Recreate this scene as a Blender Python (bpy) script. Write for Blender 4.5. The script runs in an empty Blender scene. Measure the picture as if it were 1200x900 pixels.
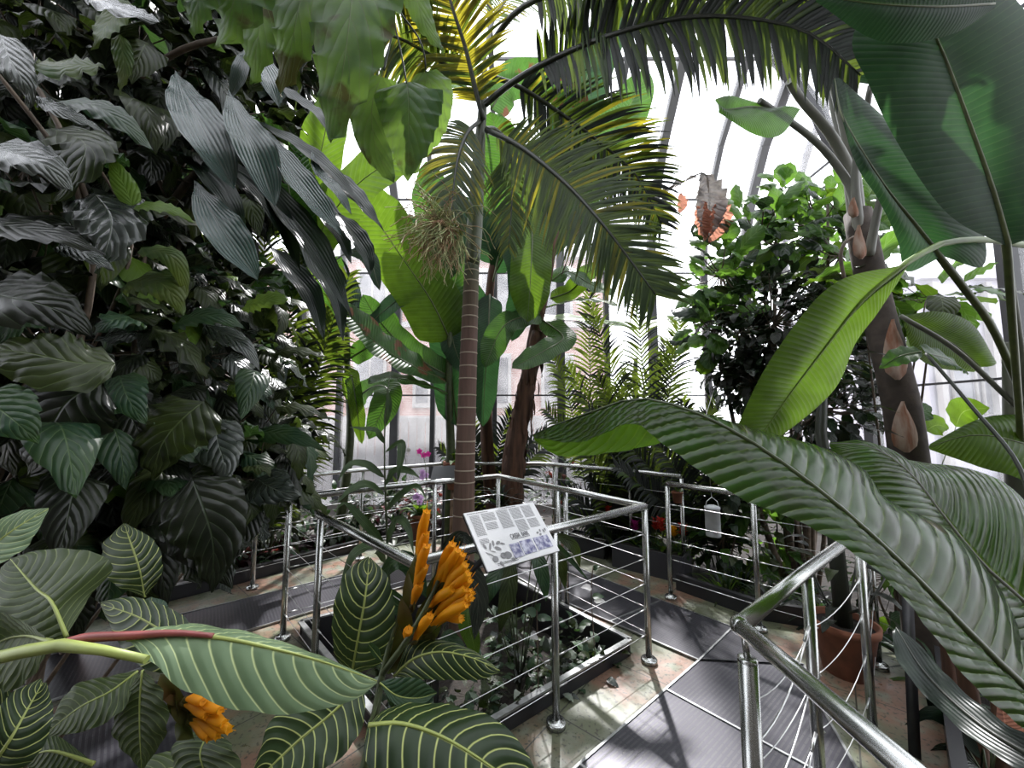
import bpy, math, random
from mathutils import Vector as V, Matrix
R = random.Random(7)
SC = bpy.context.scene
COL = SC.collection
PITCH = math.radians(5.0); FPX = 450.0; EYE = 1.6

def P(x, y, d):
    """world point seen at pixel (x, y) of the 1200x900 frame, d metres into the room"""
    a = (x-600)/FPX; b = (450-y)/FPX
    r = V((a, math.cos(PITCH)-b*math.sin(PITCH), math.sin(PITCH)+b*math.cos(PITCH)))
    t = d/r.y
    return V((r.x*t, d, EYE+r.z*t))
def G(x, y, z=0.0):
    a = (x-600)/FPX; b = (450-y)/FPX
    r = V((a, math.cos(PITCH)-b*math.sin(PITCH), math.sin(PITCH)+b*math.cos(PITCH)))
    t = (z-EYE)/r.z
    return V((r.x*t, r.y*t, z))

ORG = {}
def thing(name, label, cat, loc=(0, 0, 0), group=None):
    o = bpy.data.objects.new(name, None); COL.objects.link(o)
    o.empty_display_size = .1
    o.location = loc; ORG[o.name] = V(loc)
    o['label'] = label; o['category'] = cat
    if group: o['group'] = group
    return o
def tag(o, label, cat, group=None, kind=None):
    o['label'] = label; o['category'] = cat
    if group: o['group'] = group
    if kind: o['kind'] = kind
    return o

class MB:
    def __init__(s):
        s.v = []; s.f = []; s.uv = []; s.m = []; s.sm = []
    def vert(s, p, uv=(0, 0)):
        s.v.append(tuple(p)); s.uv.append(uv); return len(s.v)-1
    def face(s, idx, m=0, smooth=True):
        s.f.append(tuple(idx)); s.m.append(m); s.sm.append(smooth)
    def quadstrip(s, rows, m=0, closed=False, smooth=True):
        for a, b in zip(rows[:-1], rows[1:]):
            n = len(a)
            for i in range(n if closed else n-1):
                j = (i+1) % n
                s.face((a[i], a[j], b[j], b[i]), m, smooth)
    def tube(s, pts, r, n=8, m=0, cap=True):
        pts = [V(p) for p in pts]
        if not isinstance(r, (list, tuple)): r = [r]*len(pts)
        rows = []; prev = None
        for i, p in enumerate(pts):
            t = (pts[min(i+1, len(pts)-1)]-pts[max(i-1, 0)])
            if t.length < 1e-9: t = V((0, 0, 1))
            t.normalize()
            if prev is None:
                a = V((0, 0, 1)) if abs(t.z) < .9 else V((1, 0, 0))
                x = t.cross(a).normalized()
            else:
                x = (prev-t*prev.dot(t)).normalized()
            prev = x; y = t.cross(x)
            rows.append([s.vert(p+(x*math.cos(2*math.pi*k/n)+y*math.sin(2*math.pi*k/n))*r[i], (i/max(1, len(pts)-1), k/n)) for k in range(n)])
        s.quadstrip(rows, m, True)
        if cap:
            s.face(list(reversed(rows[0])), m, False); s.face(rows[-1], m, False)
        return s
    def lathe(s, c, prof, n=24, m=0, ax=V((0, 0, 1))):
        c = V(c); a = V((1, 0, 0)) if abs(ax.z) > .5 else V((0, 0, 1))
        x = ax.cross(a).normalized(); y = ax.cross(x)
        rows = [[s.vert(c+ax*z+(x*math.cos(2*math.pi*k/n)+y*math.sin(2*math.pi*k/n))*max(r, 1e-4), (i/len(prof), k/n)) for k in range(n)] for i, (r, z) in enumerate(prof)]
        s.quadstrip(rows, m, True)
        return s
    def box(s, c, size, m=0, rot=None):
        c = V(c); h = V(size)/2
        rt = rot if rot is not None else Matrix.Identity(3)
        q = []
        for z in (-1, 1):
            for x, y in ((-1, -1), (1, -1), (1, 1), (-1, 1)):
                q.append(s.vert(c+rt @ V((x*h.x, y*h.y, z*h.z)), ((x+1)/2, (y+1)/2)))
        for f in ((3, 2, 1, 0), (4, 5, 6, 7), (0, 1, 5, 4), (1, 2, 6, 5), (2, 3, 7, 6), (3, 0, 4, 7)):
            s.face([q[i] for i in f], m, False)
        return s
    def bar(s, a, b, w, h, m=0, up=V((0, 0, 1))):
        a = V(a); b = V(b); t = (b-a).normalized()
        x = t.cross(up)
        if x.length < 1e-4: x = V((1, 0, 0))
        x.normalize(); z = x.cross(t).normalized()
        L = (b-a).length
        rot = Matrix((x, t, z)).transposed()
        return s.box((a+b)/2, (w, L, h), m, rot)
    def prism(s, poly, z0, z1, m=0):
        b = [s.vert((p[0], p[1], z0), (p[0], p[1])) for p in poly]; t = [s.vert((p[0], p[1], z1), (p[0], p[1])) for p in poly]
        n = len(poly)
        s.face(t, m, False); s.face(list(reversed(b)), m, False)
        for i in range(n):
            j = (i+1) % n; s.face((b[i], b[j], t[j], t[i]), m, False)
        return s
    def build(s, name, mats, parent=None, loc=None):
        if not isinstance(mats, (list, tuple)): mats = [mats]
        me = bpy.data.meshes.new(name)
        if parent is not None: o3 = ORG[parent.name]
        else: o3 = V(loc) if loc is not None else V((0, 0, 0))
        me.from_pydata([(x-o3.x, y-o3.y, z-o3.z) for x, y, z in s.v], [], s.f)
        ul = me.uv_layers.new(name='UVMap')
        lv = [0]*len(me.loops); me.loops.foreach_get('vertex_index', lv)
        fl = []
        for i in lv: fl.extend(s.uv[i])
        ul.data.foreach_set('uv', fl)
        for m in mats: me.materials.append(m)
        me.polygons.foreach_set('material_index', s.m)
        me.polygons.foreach_set('use_smooth', s.sm)
        me.update()
        o = bpy.data.objects.new(name, me); COL.objects.link(o)
        ORG[o.name] = o3
        if parent is not None: o.parent = parent
        else: o.location = o3
        return o

def crom(pts, n):
    """n points along a Catmull-Rom curve through pts (tuples or vectors), by chord length"""
    pts = [V(p) for p in pts]
    if len(pts) == 2: return [pts[0].lerp(pts[1], i/(n-1)) for i in range(n)]
    q = [pts[0]*2-pts[1]]+pts+[pts[-1]*2-pts[-2]]
    L = [0]
    for a, b in zip(pts[:-1], pts[1:]): L.append(L[-1]+(b-a).length)
    out = []
    for i in range(n):
        s = L[-1]*i/(n-1); k = 0
        while k < len(L)-2 and s > L[k+1]: k += 1
        t = (s-L[k])/max(1e-9, L[k+1]-L[k])
        a, b, c, d = q[k], q[k+1], q[k+2], q[k+3]
        out.append(.5*((2*b)+(c-a)*t+(2*a-5*b+4*c-d)*t*t+(3*b-a-3*c+d)*t*t*t))
    return out
def PX(l, n=0, dd=0):
    q = [P(x, y, d+dd) for x, y, d in l]
    return crom(q, n) if n else q

PROF = {
 'ovate': lambda t: math.sin(math.pi*min(1, t**.62))**.85*(1-.15*t) if 0 < t < 1 else 0,
 'obov': lambda t: math.sin(math.pi*t**1.35)**.8 if 0 < t < 1 else 0,
 'lance': lambda t: math.sin(math.pi*t**.8)**.9 if 0 < t < 1 else 0,
 'ellip': lambda t: math.sin(math.pi*t)**.75 if 0 < t < 1 else 0,
 'banana': lambda t: min(1, (t/.09)**.6)*min(1, ((1-t)/.22)**.55)*(1-.12*t) if 0 < t < 1 else 0,
 'heart': lambda t: min(1, ((t+.02)/.1)**.45)*(1-t**1.6)**.75*1.02 if 0 <= t < 1 else 0,
 'strap': lambda t: min(1, .55+t*1.5)*min(1, ((1-t)/.45)**.8) if t < 1 else 0,
 'fiddle': lambda t: (math.sin(math.pi*t**1.5)**.6*.75+.3*math.sin(math.pi*t)) if 0 < t < 1 else 0,
}

def rib_leaf(mb, mid, W, N, prof='lance', nu=16, nv=4, fold=.15, curl=.0, wav=0., wk=9, corr=0., ck=30, asym=1., m=0, ph=None, tw=0., gap=None):
    """blade round a midrib; N = the way the upper side faces; half-width W"""
    pts = crom(mid, nu+1); N = V(N); pf = PROF[prof]
    L = sum((b-a).length for a, b in zip(pts[:-1], pts[1:]))
    ph = R.random()*6 if ph is None else ph
    rows = []
    for i, p in enumerate(pts):
        t = i/nu
        T = (pts[min(i+1, nu)]-pts[max(i-1, 0)]).normalized()
        S = T.cross(N)
        if S.length < 1e-5: S = V((1, 0, 0))
        S.normalize()
        if tw: S = Matrix.Rotation(tw*t, 3, T) @ S
        n = S.cross(T).normalized()
        w = W*max(pf(t), .004)
        row = []
        for k in range(-nv, nv+1):
            v = k/nv; a = abs(v); sg = 1 if k > 0 else -1
            ww = w*(asym if k > 0 else 1)
            lift = fold*a*ww - curl*a*a*ww
            lift += wav*W*a*a*math.sin(wk*t*math.pi+ph+(1.3 if k > 0 else 0))
            if corr and a > .05: lift += corr*W*math.sin(ck*2*math.pi*(t-.12*a))*min(1, a*3)*(1-a*.4)
            row.append(mb.vert(p+S*(v*ww)+n*lift, (t, .5+.5*v)))
        rows.append(row)
    mb.quadstrip(rows, m)
    return mb
def loft_leaf(mb, mid, left, right, nu=24, nv=5, bulge=.1, corr=0., ck=30, wav=0, wk=8, m=0, slant=.15, rag=0):
    """blade between three screen-measured curves of (px, py, depth)"""
    M = PX(mid, nu+1); A = PX(left, nu+1); B = PX(right, nu+1)
    rows = []
    for i in range(nu+1):
        t = i/nu
        T = (M[min(i+1, nu)]-M[max(i-1, 0)]).normalized()
        S = (B[i]-A[i]); 
        if S.length < 1e-5: S = V((0, 0, 1))
        n = S.normalized().cross(T).normalized()
        if n.y > 0: n = -n
        row = []
        for k in range(-nv, nv+1):
            v = k/nv; a = abs(v); E = A[i] if k < 0 else B[i]
            p = M[i].lerp(E, a); w = (E-M[i]).length
            l = bulge*w*4*a*(1-a)+wav*w*a*a*math.sin(wk*math.pi*t+(1 if k > 0 else 0))
            if corr and 0 < a: l += corr*math.sin(ck*2*math.pi*(t-slant*a))*min(1, a*4)*(1-.5*a)*min(1, w/.05)
            if rag and a > .9: p = p+(E-M[i])*rag*(R.random()-.7)
            row.append(mb.vert(p+n*l, (t, .5+.5*v)))
        rows.append(row)
    mb.quadstrip(rows, m)
    return mb
def bez(a, b, bend, n=5):
    """arc from a to b bowed by vector bend"""
    a = V(a); b = V(b); bend = V(bend)
    return [a.lerp(b, i/(n-1))+bend*(4*(i/(n-1))*(1-i/(n-1))) for i in range(n)]

# ------------------------------------------------------------------ materials
def newmat(name):
    m = bpy.data.materials.new(name); m.use_nodes = True
    nt = m.node_tree; nt.nodes.clear()
    return m, nt, nt.nodes, nt.links
def nd(ns, t, **k):
    n = ns.new(t)
    for a, b in k.items():
        if a in n.inputs: n.inputs[a].default_value = b
        else: setattr(n, a, b)
    return n
def c4(c): return (c[0], c[1], c[2], 1)
def plain(name, col, rough=.5, metal=0., spec=.5, noise=0., nscale=20, col2=None, bump=0., coord='Object', stretch=None):
    m, nt, ns, lk = newmat(name)
    out = nd(ns, 'ShaderNodeOutputMaterial'); b = nd(ns, 'ShaderNodeBsdfPrincipled')
    b.inputs['Base Color'].default_value = c4(col); b.inputs['Roughness'].default_value = rough
    b.inputs['Metallic'].default_value = metal; b.inputs['Specular IOR Level'].default_value = spec
    lk.new(b.outputs[0], out.inputs[0])
    if noise or col2 or bump:
        tc = nd(ns, 'ShaderNodeTexCoord'); mp = nd(ns, 'ShaderNodeMapping')
        if stretch: mp.inputs['Scale'].default_value = stretch
        no = nd(ns, 'ShaderNodeTexNoise'); no.inputs['Scale'].default_value = nscale; no.inputs['Detail'].default_value = 6
        lk.new(tc.outputs[coord], mp.inputs[0]); lk.new(mp.outputs[0], no.inputs['Vector'])
        if col2 or noise:
            c2 = col2 or tuple(v*(1-noise) for v in col)
            cr = nd(ns, 'ShaderNodeValToRGB'); cr.color_ramp.elements[0].position = .38; cr.color_ramp.elements[1].position = .62
            cr.color_ramp.elements[0].color = c4(c2); cr.color_ramp.elements[1].color = c4(col)
            lk.new(no.outputs['Fac'], cr.inputs[0]); lk.new(cr.outputs[0], b.inputs['Base Color'])
        if bump:
            bp = nd(ns, 'ShaderNodeBump'); bp.inputs['Strength'].default_value = bump; bp.inputs['Distance'].default_value = .01
            lk.new(no.outputs['Fac'], bp.inputs['Height']); lk.new(bp.outputs[0], b.inputs['Normal'])
    return m
def math_(ns, lk, op, a, b=None, c=None, clamp=False):
    n = ns.new('ShaderNodeMath'); n.operation = op; n.use_clamp = clamp
    for i, x in enumerate((a, b, c)):
        if x is None: continue
        if isinstance(x, (int, float)): n.inputs[i].default_value = x
        else: lk.new(x, n.inputs[i])
    return n.outputs[0]
def mixc(ns, lk, f, a, b):
    n = ns.new('ShaderNodeMix'); n.data_type = 'RGBA'
    for s, x in ((n.inputs[0], f), (n.inputs[6], a), (n.inputs[7], b)):
        if isinstance(x, (int, float)): s.default_value = x
        elif isinstance(x, tuple): s.default_value = c4(x)
        else: lk.new(x, s)
    return n.outputs[2]
LK = .82
def leafmat(name, col, trans, col2=None, vein=None, nvein=10, slant=.35, vw=.1, midw=.035, tf=.35, rough=.4, bump=.25, blotch=None, bl=.62, spec=.28, vcurve=0., vs=1., coat=0.):
    """leaf surface: two greens, venation laid out in the blade's own (along, across) coordinates, light passing through"""
    col = tuple(x*LK for x in col); trans = tuple(x*LK for x in trans); col2 = tuple(x*LK for x in (col2 or [y*.6/LK for y in col]))
    if vein: vein = tuple(x*(LK+.1) for x in vein)
    if blotch: blotch = tuple(x*LK for x in blotch)
    m, nt, ns, lk = newmat(name)
    out = nd(ns, 'ShaderNodeOutputMaterial'); b = nd(ns, 'ShaderNodeBsdfPrincipled')
    tr = nd(ns, 'ShaderNodeBsdfTranslucent'); mx = nd(ns, 'ShaderNodeMixShader'); mx.inputs[0].default_value = tf
    lk.new(b.outputs[0], mx.inputs[1]); lk.new(tr.outputs[0], mx.inputs[2]); lk.new(mx.outputs[0], out.inputs[0])
    b.inputs['Roughness'].default_value = rough; b.inputs['Specular IOR Level'].default_value = spec
    b.inputs['Coat Weight'].default_value = coat; b.inputs['Coat Roughness'].default_value = .22; b.inputs['Coat IOR'].default_value = 1.7
    tc = nd(ns, 'ShaderNodeTexCoord'); sp = nd(ns, 'ShaderNodeSeparateXYZ'); lk.new(tc.outputs['UV'], sp.inputs[0])
    u = sp.outputs[0]; v = math_(ns, lk, 'ABSOLUTE', math_(ns, lk, 'SUBTRACT', math_(ns, lk, 'MULTIPLY', sp.outputs[1], 2.), 1.))
    no = nd(ns, 'ShaderNodeTexNoise'); no.inputs['Scale'].default_value = 9; no.inputs['Detail'].default_value = 4
    lk.new(tc.outputs['Object'], no.inputs['Vector'])
    cr = nd(ns, 'ShaderNodeMapRange'); cr.inputs[1].default_value = .35; cr.inputs[2].default_value = .65
    lk.new(no.outputs['Fac'], cr.inputs[0])
    base = mixc(ns, lk, cr.outputs[0], col2 or tuple(x*.6 for x in col), col)
    tcol = mixc(ns, lk, cr.outputs[0], tuple(x*.75 for x in trans), trans)
    if blotch:
        n2 = nd(ns, 'ShaderNodeTexNoise'); n2.inputs['Scale'].default_value = 5; n2.inputs['Detail'].default_value = 7
        lk.new(tc.outputs['Object'], n2.inputs['Vector'])
        f2 = nd(ns, 'ShaderNodeMapRange'); f2.inputs[1].default_value = bl; f2.inputs[2].default_value = bl+.06
        lk.new(n2.outputs['Fac'], f2.inputs[0])
        base = mixc(ns, lk, f2.outputs[0], base, blotch); tcol = mixc(ns, lk, f2.outputs[0], tcol, blotch)
    # lateral veins
    vv = math_(ns, lk, 'POWER', v, 1.6) if vcurve else v
    s = math_(ns, lk, 'MULTIPLY', math_(ns, lk, 'SUBTRACT', u, math_(ns, lk, 'MULTIPLY', vv, slant)), float(nvein))
    fr = math_(ns, lk, 'ABSOLUTE', math_(ns, lk, 'SUBTRACT', math_(ns, lk, 'FRACT', s), .5))   # 0 at vein .. .5
    lat = math_(ns, lk, 'SUBTRACT', 1., math_(ns, lk, 'DIVIDE', fr, vw), clamp=True)
    if vs != 1.: lat = math_(ns, lk, 'MULTIPLY', lat, vs)
    mid = math_(ns, lk, 'SUBTRACT', 1.2, math_(ns, lk, 'DIVIDE', v, midw), clamp=True)
    vn = math_(ns, lk, 'MAXIMUM', lat, mid)
    if vein:
        base = mixc(ns, lk, vn, base, vein); tcol = mixc(ns, lk, vn, tcol, tuple(min(1, x*1.1) for x in vein))
    lk.new(base, b.inputs['Base Color']); lk.new(tcol, tr.inputs['Color'])
    if bump:
        h0 = math_(ns, lk, 'MULTIPLY', fr, 2.)
        hh = math_(ns, lk, 'MULTIPLY', h0, math_(ns, lk, 'SUBTRACT', 2., h0))
        hh = math_(ns, lk, 'SUBTRACT', hh, mid)
        bp = nd(ns, 'ShaderNodeBump'); bp.inputs['Strength'].default_value = bump; bp.inputs['Distance'].default_value = .012
        lk.new(hh, bp.inputs['Height']); lk.new(bp.outputs[0], b.inputs['Normal']); lk.new(bp.outputs[0], tr.inputs['Normal'])
    return m
M = {}
M['steel'] = plain('brushed_steel', (.42, .43, .415), .27, 1.)
M['cable'] = plain('wire_cable', (.6, .6, .6), .35, 1.)
M['blackmetal'] = plain('black_metal', (.012, .012, .014), .4, .0)
M['column'] = plain('column_paint', (.022, .023, .026), .45, noise=.3, nscale=6)
M['concrete'] = plain('worn_concrete', (.12, .125, .08), .42, noise=.3, nscale=3.2, col2=(.16, .105, .075), bump=.3)
M['soil'] = plain('dark_soil', (.018, .013, .009), .95, noise=.5, nscale=30, bump=1.)
M['lip'] = plain('worn_steel_edge', (.35, .36, .36), .4, .9, noise=.4, nscale=14)
M['ground'] = plain('outside_paving', (.36, .35, .34), .9, noise=.15, nscale=2)
M['terracotta'] = plain('terracotta', (.25, .09, .045), .8, noise=.35, nscale=9, bump=.2)
M['white'] = plain('white_card', (.75, .75, .76), .35)
M['ink'] = plain('grey_ink', (.24, .24, .25), .6)
M['darkink'] = plain('dark_ink', (.07, .07, .08), .6)
M['photo'] = plain('printed_photo', (.55, .55, .66), .5, nscale=60, col2=(.09, .09, .22))
M['bluetin'] = plain('white_enamel', (.6, .62, .64), .5, noise=.1)
M['wood'] = plain('old_wood', (.2, .13, .08), .8, noise=.4, nscale=12, bump=.3)

def grating_mat():
    m, nt, ns, lk = newmat('floor_grating')
    out = nd(ns, 'ShaderNodeOutputMaterial'); b = nd(ns, 'ShaderNodeBsdfPrincipled')
    lk.new(b.outputs[0], out.inputs[0])
    tc = nd(ns, 'ShaderNodeTexCoord'); sp = nd(ns, 'ShaderNodeSeparateXYZ'); lk.new(tc.outputs['UV'], sp.inputs[0])
    fa = math_(ns, lk, 'FRACT', math_(ns, lk, 'MULTIPLY', sp.outputs[0], 62.))
    fb = math_(ns, lk, 'FRACT', math_(ns, lk, 'MULTIPLY', sp.outputs[1], 16.))
    bar = math_(ns, lk, 'MAXIMUM', math_(ns, lk, 'GREATER_THAN', fa, .42), math_(ns, lk, 'GREATER_THAN', fb, .9))
    no = nd(ns, 'ShaderNodeTexNoise'); no.inputs['Scale'].default_value = 3; lk.new(tc.outputs['Object'], no.inputs['Vector'])
    cc = mixc(ns, lk, no.outputs['Fac'], (.035, .035, .04), (.06, .057, .07))
    c = mixc(ns, lk, bar, (.03, .03, .035), cc); lk.new(c, b.inputs['Base Color'])
    b.inputs['Roughness'].default_value = .38
    lk.new(math_(ns, lk, 'MULTIPLY', bar, .7), b.inputs['Metallic'])
    bp = nd(ns, 'ShaderNodeBump'); bp.inputs['Strength'].default_value = .35; bp.inputs['Distance'].default_value = .006
    lk.new(bar, bp.inputs['Height']); lk.new(bp.outputs[0], b.inputs['Normal'])
    return m
def concrete_mat():
    m, nt, ns, lk = newmat('worn_concrete')
    out = nd(ns, 'ShaderNodeOutputMaterial'); b = nd(ns, 'ShaderNodeBsdfPrincipled'); lk.new(b.outputs[0], out.inputs[0])
    tc = nd(ns, 'ShaderNodeTexCoord')
    def N(sc, lo, hi, det=6):
        n = nd(ns, 'ShaderNodeTexNoise'); n.inputs['Scale'].default_value = sc; n.inputs['Detail'].default_value = det; lk.new(tc.outputs['Object'], n.inputs['Vector'])
        r = nd(ns, 'ShaderNodeMapRange'); r.inputs[1].default_value = lo; r.inputs[2].default_value = hi; lk.new(n.outputs['Fac'], r.inputs[0]); return r.outputs[0]
    c = mixc(ns, lk, N(1.7, .47, .55, 10), (.105, .115, .068), (.18, .105, .07))
    c = mixc(ns, lk, N(6, .5, .62, 8), c, (.15, .16, .115))
    c = mixc(ns, lk, N(45, .56, .66, 3), c, (.045, .045, .03))
    br = nd(ns, 'ShaderNodeTexBrick'); br.inputs['Scale'].default_value = 1.; br.inputs['Brick Width'].default_value = .62; br.inputs['Row Height'].default_value = .62; br.inputs['Mortar Size'].default_value = .004; br.offset = 0
    mp = nd(ns, 'ShaderNodeMapping'); mp.inputs['Rotation'].default_value = (0, 0, math.radians(40)); lk.new(tc.outputs['Object'], mp.inputs[0]); lk.new(mp.outputs[0], br.inputs['Vector'])
    c = mixc(ns, lk, br.outputs['Fac'], c, (.03, .03, .022)); lk.new(c, b.inputs['Base Color'])
    lk.new(math_(ns, lk, 'ADD', math_(ns, lk, 'MULTIPLY', N(8, .3, .7), .35), .25), b.inputs['Roughness'])
    return m
M['concrete'] = concrete_mat()
M['grating'] = grating_mat()

def glass_mat(name, tint, haze, scale=3.):
    """old greenhouse glass: clear, a little reflective, with a chalky film that scatters daylight"""
    m, nt, ns, lk = newmat(name)
    out = nd(ns, 'ShaderNodeOutputMaterial')
    t = nd(ns, 'ShaderNodeBsdfTransparent'); t.inputs[0].default_value = c4(tint)
    g = nd(ns, 'ShaderNodeBsdfGlossy'); g.inputs['Roughness'].default_value = .03
    d = nd(ns, 'ShaderNodeBsdfTranslucent'); d.inputs[0].default_value = (.9, .9, .93, 1)
    m1 = nd(ns, 'ShaderNodeMixShader'); m1.inputs[0].default_value = .05
    m2 = nd(ns, 'ShaderNodeMixShader')
    tc = nd(ns, 'ShaderNodeTexCoord'); no = nd(ns, 'ShaderNodeTexNoise'); no.inputs['Scale'].default_value = scale; no.inputs['Detail'].default_value = 8
    lk.new(tc.outputs['Object'], no.inputs['Vector'])
    mr = nd(ns, 'ShaderNodeMapRange'); mr.inputs[1].default_value = .35; mr.inputs[2].default_value = .7
    mr.inputs[3].default_value = haze*.6; mr.inputs[4].default_value = haze*1.3
    lk.new(no.outputs['Fac'], mr.inputs[0]); lk.new(mr.outputs[0], m2.inputs[0])
    lk.new(t.outputs[0], m1.inputs[1]); lk.new(g.outputs[0], m1.inputs[2])
    lk.new(m1.outputs[0], m2.inputs[1]); lk.new(d.outputs[0], m2.inputs[2])
    lk.new(m2.outputs[0], out.inputs[0])
    return m
M['glass'] = glass_mat('hazy_glass', (.97, .97, 1.), .16)
M['roofglass'] = glass_mat('roof_glass', (.97, .97, 1.), .1)
M['pane'] = plain('window_pane', (.1, .105, .12), .12, noise=.2)

def brick_mat(name, a, b_, mortar, sc=4.):
    m, nt, ns, lk = newmat(name)
    out = nd(ns, 'ShaderNodeOutputMaterial'); b = nd(ns, 'ShaderNodeBsdfPrincipled'); lk.new(b.outputs[0], out.inputs[0])
    tc = nd(ns, 'ShaderNodeTexCoord'); br = nd(ns, 'ShaderNodeTexBrick')
    br.inputs['Scale'].default_value = sc; br.inputs['Color1'].default_value = c4(a); br.inputs['Color2'].default_value = c4(b_)
    br.inputs['Mortar'].default_value = c4(mortar); br.inputs['Mortar Size'].default_value = .03
    lk.new(tc.outputs['UV'], br.inputs['Vector']); lk.new(br.outputs[0], b.inputs['Base Color'])
    b.inputs['Roughness'].default_value = .9
    return m
M['brick'] = brick_mat('pink_brick', (.27, .095, .07), (.33, .14, .11), (.36, .31, .29), 4.)
M['stone'] = plain('pale_stone', (.3, .29, .285), .8, noise=.1, nscale=3)
M['palestone'] = plain('lilac_stone', (.4, .39, .45), .8, noise=.08, nscale=2)

# leaves
M['sanch'] = leafmat('veined_leaf_top', (.026, .05, .016), (.14, .24, .05), col2=(.014, .028, .012), vein=(.5, .56, .18), nvein=11, slant=.2, vw=.085, midw=.04, tf=.18, rough=.42, bump=.22, vcurve=1)
M['sanch_under'] = leafmat('veined_leaf_under', (.17, .25, .13), (.3, .42, .2), col2=(.12, .19, .10), vein=(.5, .58, .27), nvein=12, slant=.22, vw=.085, midw=.05, tf=.25, rough=.5, bump=.22, vcurve=1)
M['sanch_dim'] = leafmat('veined_leaf_old', (.05, .075, .02), (.12, .18, .05), col2=(.03, .05, .015), vein=(.16, .2, .07), nvein=13, slant=.2, vw=.09, midw=.04, tf=.22, rough=.5, bump=.22, vcurve=1)
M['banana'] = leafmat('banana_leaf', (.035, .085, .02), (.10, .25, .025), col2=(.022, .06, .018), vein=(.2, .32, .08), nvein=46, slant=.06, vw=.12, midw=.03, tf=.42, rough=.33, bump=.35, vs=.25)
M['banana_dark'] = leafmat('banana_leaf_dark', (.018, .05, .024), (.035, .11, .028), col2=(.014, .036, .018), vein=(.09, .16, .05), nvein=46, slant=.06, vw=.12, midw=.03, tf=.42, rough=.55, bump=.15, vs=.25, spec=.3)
M['banana_big'] = leafmat('great_leaf', (.03, .085, .014), (.15, .32, .015), col2=(.03, .05, .012), vein=(.2, .3, .04), nvein=42, slant=.10, vw=.12, midw=.035, tf=.42, rough=.23, bump=.5, spec=.4, blotch=(.09, .07, .02), bl=.66, vs=.3)
M['banana_lime'] = leafmat('banana_leaf_lime', (.06, .13, .014), (.17, .31, .018), col2=(.045, .09, .014), vein=(.2, .3, .06), nvein=40, slant=.08, vw=.12, midw=.03, tf=.5, rough=.4, bump=.3, vs=.25)
M['rib'] = plain('leaf_midrib', (.07, .09, .025), .45, noise=.3)
M['rib_lime'] = plain('lime_midrib', (.12, .2, .02), .4, noise=.2)
M['heart'] = leafmat('heart_leaf', (.07, .15, .035), (.3, .5, .08), col2=(.035, .085, .04), vein=(.13, .18, .06), nvein=7, slant=.4, vw=.05, midw=.02, tf=.42, rough=.45, bump=0.14, blotch=(.085, .085, .02), bl=.57)
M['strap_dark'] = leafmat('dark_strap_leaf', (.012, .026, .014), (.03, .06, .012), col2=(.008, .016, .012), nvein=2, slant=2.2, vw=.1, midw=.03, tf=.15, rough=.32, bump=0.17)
M['silver'] = leafmat('silvery_leaf', (.045, .085, .075), (.06, .1, .06), col2=(.02, .06, .05), vein=(.12, .14, .12), nvein=2, slant=2.6, vw=.2, midw=.03, tf=.12, rough=.26, bump=0.28, spec=.5, vs=.7, coat=.08)
M['shrub_a'] = leafmat('shrub_leaf', (.035, .05, .012), (.07, .11, .015), col2=(.016, .026, .008), vein=(.07, .10, .03), nvein=8, slant=.35, vw=.07, midw=.03, tf=.25, rough=.36, bump=0.22)
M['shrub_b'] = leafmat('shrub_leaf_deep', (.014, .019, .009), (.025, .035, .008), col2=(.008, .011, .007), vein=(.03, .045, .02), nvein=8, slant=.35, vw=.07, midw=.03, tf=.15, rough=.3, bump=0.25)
M['shrub_c'] = leafmat('shrub_leaf_young', (.12, .22, .02), (.24, .38, .03), col2=(.09, .17, .02), vein=(.16, .26, .05), nvein=8, slant=.35, vw=.07, midw=.03, tf=.35, rough=.45, bump=0.17)
M['shrub_d'] = leafmat('shrub_leaf_grey', (.05, .062, .05), (.05, .08, .03), col2=(.03, .04, .035), vein=(.09, .11, .08), nvein=8, slant=.35, vw=.08, midw=.03, tf=.12, rough=.25, bump=0.33, spec=.5, coat=.2)
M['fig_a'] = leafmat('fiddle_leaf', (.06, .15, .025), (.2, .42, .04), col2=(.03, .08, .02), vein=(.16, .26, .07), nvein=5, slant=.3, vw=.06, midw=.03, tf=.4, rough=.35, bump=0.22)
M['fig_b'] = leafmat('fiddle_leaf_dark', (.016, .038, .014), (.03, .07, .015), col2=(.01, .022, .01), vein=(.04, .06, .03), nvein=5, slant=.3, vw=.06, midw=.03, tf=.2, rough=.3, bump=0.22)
M['palm'] = leafmat('palm_leaflet', (.045, .085, .02), (.19, .27, .025), col2=(.03, .06, .018), nvein=1, slant=0, tf=.34, rough=.42, bump=0, midw=.1)
M['palm_gold'] = leafmat('palm_leaflet_gold', (.12, .13, .02), (.5, .44, .03), col2=(.07, .1, .02), nvein=1, slant=0, tf=.45, rough=.45, bump=0, midw=.1)
M['palm_grey'] = leafmat('palm_leaflet_grey', (.028, .034, .03), (.03, .045, .03), col2=(.02, .025, .02), nvein=1, slant=0, tf=.1, rough=.5, bump=0, midw=.1)
M['red'] = leafmat('red_leaf', (.16, .025, .02), (.3, .05, .03), col2=(.07, .018, .015), nvein=6, slant=.3, tf=.3, rough=.4, bump=.3)
M['maroon'] = leafmat('maroon_leaf', (.05, .012, .018), (.1, .02, .03), col2=(.02, .012, .012), nvein=6, slant=.3, tf=.2, rough=.35, bump=.3)
M['dead'] = leafmat('dead_leaf', (.3, .12, .08), (.95, .42, .28), col2=(.2, .1, .07), nvein=14, slant=.1, tf=.6, rough=.7, bump=.8)
M['deadgrey'] = leafmat('withered_leaf', (.3, .28, .26), (.4, .36, .32), col2=(.1, .09, .09), nvein=14, slant=.1, tf=.2, rough=.6, bump=.8)
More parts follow.
